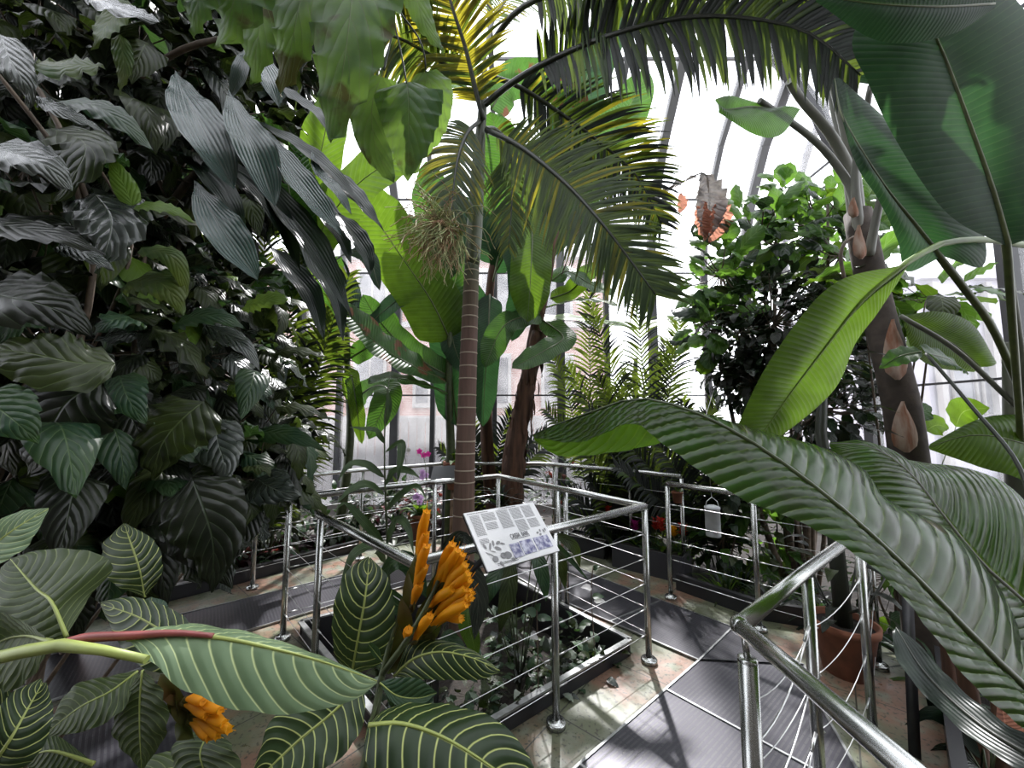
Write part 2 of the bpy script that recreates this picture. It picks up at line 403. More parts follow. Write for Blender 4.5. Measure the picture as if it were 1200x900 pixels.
M['orange'] = leafmat('orange_petal', (1., .5, .015), (1., .55, .02), col2=(1., .36, .01), nvein=1, tf=.5, rough=.5, bump=0)
M['bract'] = leafmat('green_bract', (.07, .11, .02), (.12, .18, .03), col2=(.1, .05, .015), nvein=1, tf=.25, rough=.5, bump=0)
M['pinkpetal'] = leafmat('pink_petal', (.4, .02, .2), (.5, .04, .25), col2=(.3, .01, .14), nvein=1, tf=.35, rough=.5, bump=0)
M['lilacpetal'] = leafmat('lilac_petal', (.45, .3, .55), (.55, .35, .6), col2=(.35, .2, .45), nvein=1, tf=.35, rough=.5, bump=0)
M['redpetal'] = leafmat('scarlet_petal', (.6, .03, .02), (.7, .06, .03), col2=(.5, .02, .02), nvein=1, tf=.35, rough=.45, bump=0)
M['whitepetal'] = leafmat('white_petal', (.6, .6, .58), (.6, .6, .55), col2=(.5, .48, .5), nvein=1, tf=.3, rough=.5, bump=0)
M['bark'] = plain('rough_bark', (.1, .065, .04), .9, noise=.55, nscale=14, bump=1., stretch=(1, 1, .25))
M['redbark'] = plain('shaggy_red_bark', (.1, .048, .027), .9, noise=.6, nscale=18, bump=1., stretch=(1, 1, .12))
M['stem'] = plain('green_stem', (.05, .07, .022), .5, noise=.4, nscale=20)
M['stem_brown'] = plain('brown_stem', (.10, .07, .045), .7, noise=.4, nscale=30)
M['stem_grey'] = plain('grey_petiole', (.1, .105, .075), .45, noise=.35, nscale=10, stretch=(1, 1, .3), bump=.2)
M['stem_dark'] = plain('dark_petiole', (.03, .035, .025), .4, noise=.3)
M['lime'] = plain('yellow_green_stem', (.27, .32, .08), .45, noise=.15, nscale=30)
M['redstem'] = plain('red_midrib', (.21, .05, .045), .45, noise=.3, nscale=25)
M['crown'] = plain('green_crownshaft', (.06, .075, .035), .45, noise=.4, nscale=8, stretch=(1, 1, .2))
M['scar'] = plain('trunk_scar', (.3, .25, .19), .85)

M['trunk_green'] = plain('green_trunk', (.08, .10, .045), .6, noise=.5, nscale=14)
M['string'] = plain('pale_rachilla', (.38, .45, .2), .6, noise=.4, nscale=9, col2=(.32, .17, .09))
M['shrub_olive'] = leafmat('shrub_leaf_olive', (.07, .10, .015), (.12, .17, .02), col2=(.04, .09, .02), vein=(.1, .13, .03), nvein=8, slant=.35, vw=.07, midw=.03, tf=.28, rough=.45, bump=0.19)
M['shrub_g'] = leafmat('shrub_leaf_green', (.03, .06, .022), (.07, .16, .03), col2=(.02, .055, .03), vein=(.08, .13, .05), nvein=8, slant=.35, vw=.07, midw=.03, tf=.25, rough=.35, bump=0.22)
M['variegated'] = leafmat('variegated_leaf', (.35, .38, .33), (.4, .42, .36), col2=(.06, .13, .05), nvein=6, slant=.3, tf=.2, rough=.35, bump=.2)
M['ginger'] = leafmat('ginger_leaf', (.06, .10, .04), (.10, .2, .04), col2=(.04, .07, .03), vein=(.12, .17, .08), nvein=3, slant=1.2, vw=.2, tf=.25, rough=.38, bump=.3, vs=.4)

def ramp_mat(name, stops, rough=.5, noise=0, nscale=30, stretch=(1, 1, .1), bump=0):
    m, nt, ns, lk = newmat(name)
    out = nd(ns, 'ShaderNodeOutputMaterial'); b = nd(ns, 'ShaderNodeBsdfPrincipled'); lk.new(b.outputs[0], out.inputs[0]); b.inputs['Roughness'].default_value = rough
    tc = nd(ns, 'ShaderNodeTexCoord'); sp = nd(ns, 'ShaderNodeSeparateXYZ'); lk.new(tc.outputs['UV'], sp.inputs[0])
    cr = nd(ns, 'ShaderNodeValToRGB'); e = cr.color_ramp.elements
    e[0].position = stops[0][0]; e[0].color = c4(stops[0][1]); e[1].position = stops[-1][0]; e[1].color = c4(stops[-1][1])
    for p, c in stops[1:-1]: q = e.new(p); q.color = c4(c)
    lk.new(sp.outputs[0], cr.inputs[0])
    mp = nd(ns, 'ShaderNodeMapping'); mp.inputs['Scale'].default_value = stretch; no = nd(ns, 'ShaderNodeTexNoise'); no.inputs['Scale'].default_value = nscale; no.inputs['Detail'].default_value = 6
    lk.new(tc.outputs['Object'], mp.inputs[0]); lk.new(mp.outputs[0], no.inputs['Vector'])
    f = math_(ns, lk, 'ADD', math_(ns, lk, 'MULTIPLY', no.outputs['Fac'], noise*2), 1-noise)
    hs = nd(ns, 'ShaderNodeHueSaturation'); lk.new(cr.outputs[0], hs.inputs['Color']); lk.new(f, hs.inputs['Value']); lk.new(hs.outputs[0], b.inputs['Base Color'])
    if bump:
        bp = nd(ns, 'ShaderNodeBump'); bp.inputs['Strength'].default_value = bump; bp.inputs['Distance'].default_value = .01; lk.new(no.outputs['Fac'], bp.inputs['Height']); lk.new(bp.outputs[0], b.inputs['Normal'])
    return m
M['trunk'] = ramp_mat('ringed_trunk', [(0, (.12, .075, .052)), (.78, (.1, .055, .042)), (.9, (.085, .06, .035)), (1, (.05, .065, .03))], .75, .5, 35, bump=.6)
M['great_rib'] = ramp_mat('great_leaf_midrib', [(0, (.16, .28, .015)), (.3, (.1, .2, .015)), (.42, (.035, .045, .012)), (1, (.03, .05, .012))], .4, .2)
M['rafter'] = plain('grey_rafter', (.13, .13, .135), .45)  # grey metal, lightened for the haze and light on the upper frames

M['petiole_pale'] = plain('pale_petiole', (.19, .19, .165), .5, noise=.3, nscale=8, stretch=(1, 1, .3), bump=.2)
M['banana_olive'] = leafmat('banana_leaf_olive', (.055, .11, .02), (.13, .24, .018), col2=(.04, .07, .018), vein=(.16, .22, .05), nvein=44, slant=.08, vw=.12, midw=.03, tf=.42, rough=.4, bump=.25, vs=.25)
from mathutils.geometry import tessellate_polygon
def struct(o): o['kind'] = 'structure'; return o
# ---- floor slab with the planter opening
RN, RR, RB, RL = (-.41, 1.65), (.90, 2.67), (-.10, 4.02), (-1.66, 2.93)      # inner rail corners
PN, PR, PB, PL = (-.42, 1.80), (.80, 2.74), (-.12, 3.88), (-1.56, 2.97)      # planter corners
OUT = [(-2.6, 3.9), (-1.85, 4.75), (-.85, 5.35), (.6, 5.25), (1.25, 4.8), (1.75, 4.1), (1.55, 3.72), (1.98, 3.2), (2.6, 2.95), (2.62, 2.5), (1.97, 1.86), (1.1, 1.0), (1.0, .4), (1.0, -2.9), (-.42, -2.9), (-.45, .5), (-1.0, .98), (-2.1, 1.72), (-3.0, 2.1), (-3.6, 2.9)]
def slab(name, outer, hole, z, th, mat):
    mb = MB(); loops = [[V((x, y, 0)) for x, y in outer], [V((x, y, 0)) for x, y in hole]]
    allp = list(outer)+list(hole)
    top = [mb.vert((x, y, z), (x, y)) for x, y in allp]
    for t in tessellate_polygon(loops):
        a, b, c = [V((allp[i][0], allp[i][1])) for i in t]
        if (b-a).x*(c-a).y-(b-a).y*(c-a).x < 0: t = (t[0], t[2], t[1])
        mb.face([top[i] for i in t], 0, False)
    for lp in (outer, hole):
        n = len(lp)
        for i in range(n):
            a, b = lp[i], lp[(i+1) % n]
            mb.face([mb.vert((a[0], a[1], z)), mb.vert((b[0], b[1], z)), mb.vert((b[0], b[1], z-th)), mb.vert((a[0], a[1], z-th))], 0, False)
    return mb.build(name, mat)
struct(slab('floor', OUT, [PN, PR, PB, PL], 0, .25, M['concrete']))
mb = MB(); mb.prism([(-14, -8), (14, -8), (14, 8), (-14, 8)], -1.3, -.55); struct(mb.build('soil_bed', M['soil']))
mb = MB(); mb.prism([(-5.6, 3.1), (-3.62, 2.97), (-2.64, 3.97), (-1.89, 4.82), (-.87, 5.43), (.63, 5.33), (1.28, 4.88), (1.8, 4.15), (1.6, 3.76), (2.02, 3.24), (2.66, 3.0), (5.6, 3.0), (5.6, 7.7), (-5.6, 7.7)], -.56, -.1); struct(mb.build('raised_soil_bed', M['soil']))
mb = MB(); mb.prism([(-60, 7.95), (60, 7.95), (60, 60), (-60, 60)], -1.2, -.5); mb.prism([(6.2, -40), (60, -40), (60, 7.95), (6.2, 7.95)], -1.2, -.5)
mb.prism([(-60, -40), (-6.2, -40), (-6.2, 7.95), (-60, 7.95)], -1.2, -.5)
struct(mb.build('outside_ground', M['ground']))
def grate(poly, ang, cuts=()):
    a = math.radians(ang); mb = MB()
    mb.prism(poly, .001, .012)
    mb.uv = [(x*math.cos(a)+y*math.sin(a), -x*math.sin(a)+y*math.cos(a)) for x, y, z in mb.v]
    mb.uv = [(u*.72, v) for u, v in mb.uv]
    o = struct(mb.build('floor_grating', M['grating']))
    e = MB(); n = len(poly)
    for i in range(n): e.bar((*poly[i], .012), (*poly[(i+1) % n], .012), .012, .012)
    for p, q in cuts: e.bar((*p, .014), (*q, .014), .012, .01)
    struct(e.build('trim_1', M['lip']))
grate([(1.23, 2.67), (1.88, 2.62), (1.68, 3.07), (.92, 3.93), (.35, 4.72), (-.12, 4.25), (.31, 3.62)], 45, [((.77, 3.15), (1.3, 3.5)), ((1.23, 2.67), (1.68, 3.07))])
grate([(1.23, 2.67), (.31, 1.91), (-.35, 1.32), (-.3, -.6), (.85, -.6), (.85, 1.0), (1.5, 1.72), (1.7, 2.25), (1.88, 2.62)], -52, [((.9, 2.4), (1.6, 1.62)), ((.31, 1.91), (1.3, .9)), ((-.1, 1.55), (.9, .4))])
grate([(-2.02, 2.99), (-1.51, 3.43), (-.30, 4.28), (-.65, 4.8), (-1.7, 4.05), (-2.7, 3.25), (-3.2, 2.6), (-2.6, 2.3)], 38)
grate([(-2.5, 2.15), (-1.98, 2.6), (-.75, 1.3), (-.45, .8), (-.9, 1.02), (-1.9, 1.75)], 45, [((-1.7, 1.65), (-1.3, 1.95))])
# ---- planter: black steel box with a bright edge
pb = thing('planter_box', 'sunken black steel planter full of low leafy plants inside the square of railings', 'planter', (-.35, 2.85, 0))
mb = MB(); lp = MB(); C = [PN, PR, PB, PL]
for i in range(4):
    a, b = V((*C[i], 0)), V((*C[(i+1) % 4], 0)); t = (b-a).normalized(); n = V((-t.y, t.x, 0))
    mb.bar(a+n*.012+V((0, 0, -.08)), b+n*.012+V((0, 0, -.08)), .02, .36)
    lp.bar(a+n*.0+V((0, 0, .105)), b+n*.0+V((0, 0, .105)), .035, .012)
mb.build('side_wall', M['blackmetal'], pb); lp.build('rim', M['lip'], pb)
mb = MB(); q = [V((*c, 0)) for c in C]; ce = sum(q, V())/4
N_ = 24; rows = []
for i in range(N_+1):
    rows.append([mb.vert((q[0].lerp(q[1], j/N_)).lerp(q[3].lerp(q[2], j/N_), i/N_)*.985+ce*.015+V((0, 0, -.19+R.uniform(-.015, .015))), (i/N_, j/N_)) for j in range(N_+1)])
mb.quadstrip(rows); tag(mb.build('planter_soil', M['soil']), 'dark bark mulch soil filling the sunken planter', 'soil', kind='stuff')

# ---- railings
def railing(label, pts, cables=(.18, .34, .5, .66, .82), top=True, H=1.0, posts=None, double=(), sag=0., ends=(0, 0), start=None):
    rt = thing('handrail', label, 'railing', (pts[0][0], pts[0][1], 0), 'steel cable railings along the walkway')
    Z = V((0, 0, 1)); q = [V((*p, 0)) for p in pts]
    if posts is None: posts = range(len(q))
    for i in posts:
        p = q[i]
        offs = [V((0, 0, 0))]
        if i in double: offs = [V((-.03, 0, 0)), V((.035, .01, 0))]
        for o_ in offs:
            mb = MB(); mb.tube([p+o_+Z*.004, p+o_+Z*(H-.02)], .0205, 16)
            po = mb.build('post', M['steel'], rt)
            fl = MB(); fl.lathe(p+o_, [(0, .0), (.052, .0), (.052, .022), (.046, .027), (.022, .027), (.0215, .036), (0, .036)], 24); fl.build('base_flange', M['steel'], po)
    if top:
        mb = MB(); pts_ = [p+Z*H for p in q]
        mb.tube(pts_, .023, 16); mb.build('top_rail', M['steel'], rt)
    for a, b in zip(q[:-1], q[1:]):
        t = (b-a).normalized()
        for h in cables:
            s = sag*(.6+.5*R.random())
            c = MB(); A = a+t*.03+Z*h*H; B = b-t*.03+Z*h*H
            c.tube([A.lerp(B, k/8)-Z*s*4*(k/8)*(1-k/8) for k in range(9)], .0019, 5)
            c.tube([A-t*.005, A+t*.055-Z*s*.6], .0042, 6); c.tube([B-t*.055-Z*s*.6, B+t*.005], .0042, 6)
            c.build('cable', M['cable'], rt)
    return rt
railing('polished steel railing round the sunken planter, the sign standing at its front', [RL, (-1.18, 2.43), RN, (.23, 2.15), RR], posts=[0, 1, 3, 4])
railing('steel railing behind the planter, running behind the ringed palm trunk', [RR, (.42, 3.32), (-.14, 4.02), (-.72, 3.66), RL], posts=[1, 2, 3], double=(1,))
railing('long outer railing bending round the back of the walkway from the far left', [(-3.3, 3.0), (-2.44, 3.76), (-1.72, 4.5), (-.8, 5.13), (.54, 5.02), (1.33, 4.42), (1.72, 3.98)])
railing('short outer railing on the right in front of the red bromeliads', [(1.41, 3.56), (1.87, 3.05), (2.36, 2.62)])
railing('nearest mirror-bright railing with a sharp corner at the lower right', [(.66, 1.17), (1.16, 1.57), (1.81, 2.07), (2.36, 2.62)], cables=(.2, .4, .6, .78), sag=.05, posts=[1, 2])
# near corner: stub post with thin spigot and the second leg
rt = thing('handrail', 'near railing leg running down out of the lower right corner of the frame', 'railing', (.66, 1.17, 0), 'steel cable railings along the walkway')
mb = MB(); mb.tube([(.66, 1.17, 1.0), (.67, .95, 1.0), (.69, .3, 1.0)], .023, 18); mb.build('top_rail', M['steel'], rt)
mb = MB(); mb.tube([(.675, 1.165, 0), (.675, 1.165, .91)], .026, 18); mb.lathe((.675, 1.165, .905), [(.026, 0), (.026, .008), (.02, .012), (0, .012)], 18); mb.build('post', M['steel'], rt)
mb = MB(); mb.tube([(.675, 1.165, .9), (.67, 1.168, .99)], .009, 10); mb.build('spigot', M['steel'], rt)
mb = MB(); mb.lathe((.66, 1.17, 1.0), [(0, -.028), (.015, -.024), (.024, -.012), (.026, 0), (.024, .012), (.015, .024), (0, .028)], 16); mb.build('elbow', M['steel'], rt)
for h in (.22, .42, .62, .8):
    c = MB(); A = V((.69, 1.17, h-.12)); B = V((1.14, 1.55, h))
    c.tube([A.lerp(B, k/8)-V((0, 0, .06*4*(k/8)*(1-k/8))) for k in range(9)], .003, 5); c.tube([B, B.lerp(A, .12)-V((0, 0, .012))], .006, 6); c.build('cable', M['cable'], rt)

# black steel frame post and kerbs by the walkway
def kerb(label, pts, h=.16, w=.05, z=-.02):
    mb = MB()
    for a, b in zip(pts[:-1], pts[1:]): mb.bar((*a, z+h/2), (*b, z+h/2), w, h)
    return tag(mb.build('steel_kerb', M['blackmetal'], loc=(*pts[0], z)), label, 'kerb', 'black steel kerbs edging the planting beds')
kerb('black kerb along the right-hand bed below the red bromeliads', [(1.55, 3.75), (1.98, 3.22), (2.62, 2.97)])
kerb('black kerb with a bright top edge beside the terracotta pot', [(2.66, 2.52), (1.97, 1.84), (1.08, .95)], h=.2)
kerb('black kerb at the back left of the walkway under the strap-leaved plants', [(-3.6, 2.95), (-2.62, 3.95), (-1.87, 4.8), (-.86, 5.4), (.62, 5.3), (1.25, 4.85)], h=.14)
mb = MB(); mb.tube([P(1073, 905, 1.97), P(1063, 690, 2.02)], .03, 4); mb.tube([P(1073, 905, 1.97)-V((0, 0, .7)), P(1073, 905, 1.97)], .03, 4)
tag(mb.build('steel_upright', M['blackmetal'], loc=P(1073, 905, 1.97)-V((0, 0, .7))), 'black square steel upright rising beside the terracotta pot', 'post')

# ---- interpretation sign
BL, BR, TL = P(572, 670, 1.45), P(656, 645, 1.71), P(540, 602, 1.57)
U = (BR-BL); W = (TL-BL); U2 = U.normalized(); W = (W-U2*W.dot(U2)); NN = U2.cross(W.normalized()); LU, LW = U.length, W.length; W2 = W.normalized()
sg = thing('information_sign', 'tilted white information board titled CASSIA BARK on a black stand', 'sign', (-.36, 1.93, -.19))
rotS = Matrix((U2, W2, NN)).transposed()
mb = MB(); mb.box(BL+U*.5+W*.5-NN*.004, (LU, LW, .006), 0, rotS); pan = mb.build('panel', M['white'], sg)
mb = MB(); mb.box(BL+U*.5+W*.5-NN*.012, (LU*.99, LW*.99, .01), 0, rotS)
mb.build('backing_plate', M['blackmetal'], sg)
mb = MB(); mb.tube([(-.36, 1.93, -.19), (-.345, 1.88, .72), BL+U*.2+W*.35-NN*.02], .0125, 12); mb.tube([(-.345, 1.88, .62), (-.345, 1.88, .74)], .017, 12)
mb.lathe((-.36, 1.93, -.19), [(0, 0), (.09, 0), (.09, .012), (0, .012)], 20)
mb.bar(BL+U*.1+W*.3-NN*.022, BL+U*.9+W*.3-NN*.022, .02, .01); mb.build('stand', M['blackmetal'], sg)
def onsign(u, v, h=.0012): return BL+U*u+W*v+NN*h
def srect(u0, v0, u1, v1, mat, name, h=.0004):
    mb = MB(); mb.box(onsign((u0+u1)/2, (v0+v1)/2, h), ((u1-u0)*LU, (v1-v0)*LW, .0006), 0, rotS); return mb.build(name, mat, pan)
def slines(blocks, mat, name, lh=.022):
    mb = MB()
    for u0, v0, u1, v1 in blocks:
        v = v1
        while v > v0:
            u = u0
            while u < u1-.004:
                w = min(R.uniform(.008, .026), u1-u)
                mb.box(onsign(u+w/2, v, .0004), (w*LU, lh*.4*LW, .0005), 0, rotS); u += w+.005
            v -= lh
    return mb.build(name, mat, pan)
slines([(.05, .55, .17, .92), (.2, .78, .37, .93), (.2, .62, .35, .75), (.4, .6, .56, .94), (.59, .74, .74, .94), (.59, .5, .74, .7), (.77, .72, .92, .95), (.77, .52, .92, .68), (.05, .42, .16, .5)], M['ink'], 'text_block')
slines([(.44, .375, .7, .385), (.03, .955, .3, .965), (.45, .965, .7, .975), (.14, .045, .4, .07)], M['darkink'], 'caption')
def txt(s, u, v, size, mat, name):
    cu = bpy.data.curves.new(name, 'FONT'); cu.body = s; cu.size = size; cu.align_x = 'CENTER'; cu.extrude = .0003
    o = bpy.data.objects.new(name+'_tmp', cu); COL.objects.link(o)
    dg = bpy.context.evaluated_depsgraph_get(); me = bpy.data.meshes.new_from_object(o.evaluated_get(dg))
    COL.objects.unlink(o); bpy.data.objects.remove(o)
    mt = Matrix.Translation(onsign(u, v, .0012)-ORG[pan.name]) @ rotS.to_4x4() @ Matrix.Diagonal((1.0, 1.75, 1, 1))
    me.transform(mt); me.materials.clear(); me.materials.append(mat)
    ob = bpy.data.objects.new(name, me); COL.objects.link(ob); ob.parent = pan; ORG[ob.name] = ORG[pan.name]
    return ob
txt('CASSIA  BARK', .565, .4, .0165, M['darkink'], 'title_lettering')
def sph(u0, v0, u1, v1):
    return srect(u0, v0, u1, v1, M['photo'], 'printed_photo', .0006)
sph(.37, .08, .5, .32); sph(.515, .09, .69, .33); sph(.715, .1, .94, .33)
mb = MB()
for u, v, w, h, a in [(.08, .38, .012, .05, .3), (.14, .36, .012, .07, -.5), (.19, .4, .014, .05, -.3), (.25, .39, .03, .025, .2), (.22, .3, .04, .03, -.5), (.3, .36, .03, .015, -.4), (.1, .24, .05, .012, -.6), (.15, .27, .03, .01, -.4),
                      (.14, .15, .035, .05, 0), (.19, .05, .015, .05, .2), (.25, .17, .04, .05, 0), (.3, .16, .05, .06, 0), (.34, .08, .02, .02, 0), (.82, .4, .02, .02, .3), (.87, .43, .012, .03, -.3), (.92, .41, .01, .035, .2), (.85, .36, .02, .02, .4), (.95, .43, .01, .03, 0)]:
    cidx = [mb.vert(onsign(u, v, .0009)+U2*(w*LU*math.cos(k/12*6.283)*math.cos(a)-h*LW*math.sin(k/12*6.283)*math.sin(a))+W2*(w*LU*math.cos(k/12*6.283)*math.sin(a)+h*LW*math.sin(k/12*6.283)*math.cos(a))) for k in range(12)]
    mb.face(cidx, 0, False)
mb.build('leaf_drawing', M['ink'], pan)

# far sign seen from behind, left of the trunk
s2 = thing('information_sign', 'dark sign board seen from behind on a thin stand, left of the ringed trunk', 'sign', tuple(P(522, 640, 4.2)*1.0))
a, b, c = P(503, 568, 4.1), P(534, 566, 4.1), P(512, 547, 4.35); uu = b-a; ww = c-a; ww = ww-uu.normalized()*ww.dot(uu.normalized()); nn = uu.cross(ww).normalized()
mb = MB(); mb.box(a+uu*.5+ww*.5, (uu.length, ww.length, .012), 0, Matrix((uu.normalized(), ww.normalized(), nn)).transposed()); mb.build('panel', M['blackmetal'], s2)
mb = MB(); mb.tube([a+uu*.5+ww*.5, (a.x+.13, 4.2, .0)], .014, 8); mb.build('stand', M['blackmetal'], s2)

# ---- the glasshouse
BY = 7.8; XS = [-5.2, -4.33, -3.5, -2.37, -1.6, -.35, 1.0, 1.95, 2.9, 4.0, 4.85, 5.7]
def arc(x, y0, ny, side=False):
    """curved eave profile from the wall head in over the room"""
    prof = [(0, -.5), (0, 4.6), (.1, 5.3), (.35, 6.0), (.85, 6.8), (1.8, 7.7), (3.6, 8.8), (6.5, 9.8)]
    return prof
def hcol(mb, pts, w=.1, dpt=.16, side=0):
    for a, b in zip(pts[:-1], pts[1:]):
        mb.bar(a, b, w if not side else w, dpt, 0, V((0, 1, 0)) if not side else V((1, 0, 0)))
prof = arc(0, 0, 0)
nw = 0
for i, x in enumerate(XS):
    mb = MB(); wd = .15 if i in (1, 3, 6, 8, 10) else .09
    hcol(mb, [V((x, BY-o, z)) for o, z in prof[:2]], wd, .17)
    struct(mb.build('trim_2', M['column']))
    mb = MB(); hcol(mb, [V((x, BY-o, z)) for o, z in prof[1:]], wd, .14); struct(mb.build('trim_2', M['rafter']))
for k in range(len(XS)-1):
    x0, x1 = XS[k], XS[k+1]
    mb = MB(); rows = [[mb.vert((x0, BY-o, z), (0, z)), mb.vert((x1, BY-o, z), (1, z))] for o, z in prof[:5]]
    mb.quadstrip(rows, smooth=False); nw += 1; struct(mb.build('window_%d' % nw, M['glass']))
mb = MB()
for z, o in ((.15, 0), (2.05, 0), (4.6, 0), (6.0, .35)):
    mb.bar((XS[0], BY-o-.02, z), (XS[-1], BY-o-.02, z), .03, .03)
struct(mb.build('trim_3', M['column']))
SX = 5.7
YS = [7.8, 6.1, 4.25, 2.6, 1.0, -1.0, -3.0]
for i, y in enumerate(YS[1:]):
    for sgn, nm in ((1, 'trim_4'), (-1, 'trim_5')):
        mb = MB(); hcol(mb, [V((sgn*(SX-o*.6), y, z)) for o, z in prof[:7]], .15, .17, 1); struct(mb.build(nm, M['column']))
for k in range(len(YS)-1):
    for sgn in (1, -1):
        mb = MB(); rows = [[mb.vert((sgn*(SX-o*.6), YS[k], z), (0, z)), mb.vert((sgn*(SX-o*.6), YS[k+1], z), (1, z))] for o, z in prof[:7]]
        mb.quadstrip(rows, smooth=False); nw += 1; struct(mb.build('window_%d' % nw, M['glass']))
mb = MB()
for z, o in ((.15, 0), (2.05, 0), (4.6, 0), (6.0, .2)):
    for sgn in (1, -1): mb.bar((sgn*(SX-o-.02), 7.8, z), (sgn*(SX-o-.02), -3, z), .03, .03)
struct(mb.build('trim_6', M['column']))
# roof glass and rafters
mb = MB(); rows = [[mb.vert((x, BY-o, z), (x, o)) for x in (-SX, SX)] for o, z in prof[4:]]
rows.append([mb.vert((x, -3, 9.8), (x, 9)) for x in (-SX, SX)])
mb.quadstrip(rows, smooth=False); struct(mb.build('ceiling', M['roofglass']))
mb = MB()
for k in range(9): mb.bar((-SX+k*1.425, 1.3, 9.75), (-SX+k*1.425, -3, 9.75), .09, .16)
for y in (6.0, 4.2, 1.3, -2): mb.bar((-SX, y, 7.65 if y == 6 else 8.75 if y == 4.2 else 9.72), (SX, y, 7.65 if y == 6 else 8.75 if y == 4.2 else 9.72), .04, .04)
struct(mb.build('trim_7', M['rafter']))

# ---- outside: brick wing and pale stone house
bw = thing('brick_building', 'pink brick building with shuttered windows outside the glass at back left', 'building', (-6, 13.5, -.5))
mb = MB()
def bwall(mb, x0, x1, y, z0, z1, m=0):
    q = [mb.vert((x0, y, z0), (x0, z0)), mb.vert((x1, y, z0), (x1, z0)), mb.vert((x1, y, z1), (x1, z1)), mb.vert((x0, y, z1), (x0, z1))]
    mb.face(q, m, False)
bx0, bx1, by, bh = -15, 3.4, 13.5, 7.4
bwall(mb, bx0, bx1, by, -.5, bh)
q = [mb.vert((bx1, by, -.5), (0, -.5)), mb.vert((bx1, by+8, -.5), (8, -.5)), mb.vert((bx1, by+8, bh), (8, bh)), mb.vert((bx1, by, bh), (0, bh))]; mb.face(q, 0, False)
mb.face([mb.vert((bx0, by, bh)), mb.vert((bx1, by, bh)), mb.vert((bx1, by+8, bh)), mb.vert((bx0, by+8, bh))], 0, False)
mb.build('wall', M['brick'], bw)
mb = MB(); mb.box((-5.8, by-.06, 1.55), (18.4, .14, .22)); mb.box((-5.8, by-.06, 4.9), (18.4, .14, .2)); mb.box((-5.8, by-.1, 7.45), (18.6, .3, .3)); mb.box((-5.8, by-.05, -.1), (18.4, .12, .8)); mb.build('stone_band', M['stone'], bw)
for x in (-11.6, -9.4, -7.2, -5.0, -2.9, -.6, 1.6):
    for z in (2.9, 6.0):
        f = MB(); f.box((x, by-.05, z), (1.15, .12, 1.9)); w = f.build('window', M['stone'], bw)
        g = MB(); g.box((x-.25, by-.1, z), (.42, .05, 1.6)); g.box((x+.25, by-.1, z), (.42, .05, 1.6)); g.build('pane', M['pane'], w)
fn = thing('boundary_fence', 'low pale boarded fence with vertical grooves just outside the back windows', 'fence', (-3, 10.2, -.5))
mb = MB()
for k in range(60): mb.box((-9+k*.22, 10.2+(.01 if k % 2 else 0), .55), (.2, .03, 2.1))
mb.build('boards', M['stone'], fn)
ph = thing('stone_house', 'pale lilac house front with arched windows seen through the right-hand glass', 'building', (15, 12, -.5))
mb = MB(); mb.box((17.5, 14, 2.6), (11, 6, 6.2)); mb.box((17.5, 10.95, 5.8), (11.3, .3, .35)); mb.build('wall', M['palestone'], ph)
for x in (12.9, 13.75, 15.0, 16.2, 17.4, 18.6, 20, 21.4):
    f = MB()
    for z0 in (2.6,):
        c_ = [f.vert((x-.28, 10.93, z0-.9)), f.vert((x+.28, 10.93, z0-.9))]+[f.vert((x+.28*math.cos(t*math.pi/8), 10.93, z0+.5+.28*math.sin(t*math.pi/8))) for t in range(9)]
        f.face(c_, 0, False)
    w = f.build('window', M['pane'], ph)
    g = MB(); g.tube([(x-.33, 10.9, z0-.95), (x-.33, 10.9, z0+.5)]+[(x-.33*math.cos(t*math.pi/8), 10.9, z0+.5+.33*math.sin(t*math.pi/8)) for t in range(9)]+[(x+.33, 10.9, z0-.95)], .05, 4); g.build('surround', M['stone'], w)
mb = MB()
for k in range(7): mb.box((12.2+k*1.55, 10.85, 2.5), (.16, .16, 6))
mb.build('pilaster', M['stone'], ph)
# unseen dark wall added behind the camera to darken reflections and front light
mb = MB(); mb.box((0, -3.1, 4.6), (11.6, .3, 10.4)); struct(mb.build('wall_back', plain('dark_back_wall', (.05, .045, .04), .9, noise=.3, nscale=4, bump=.3)))
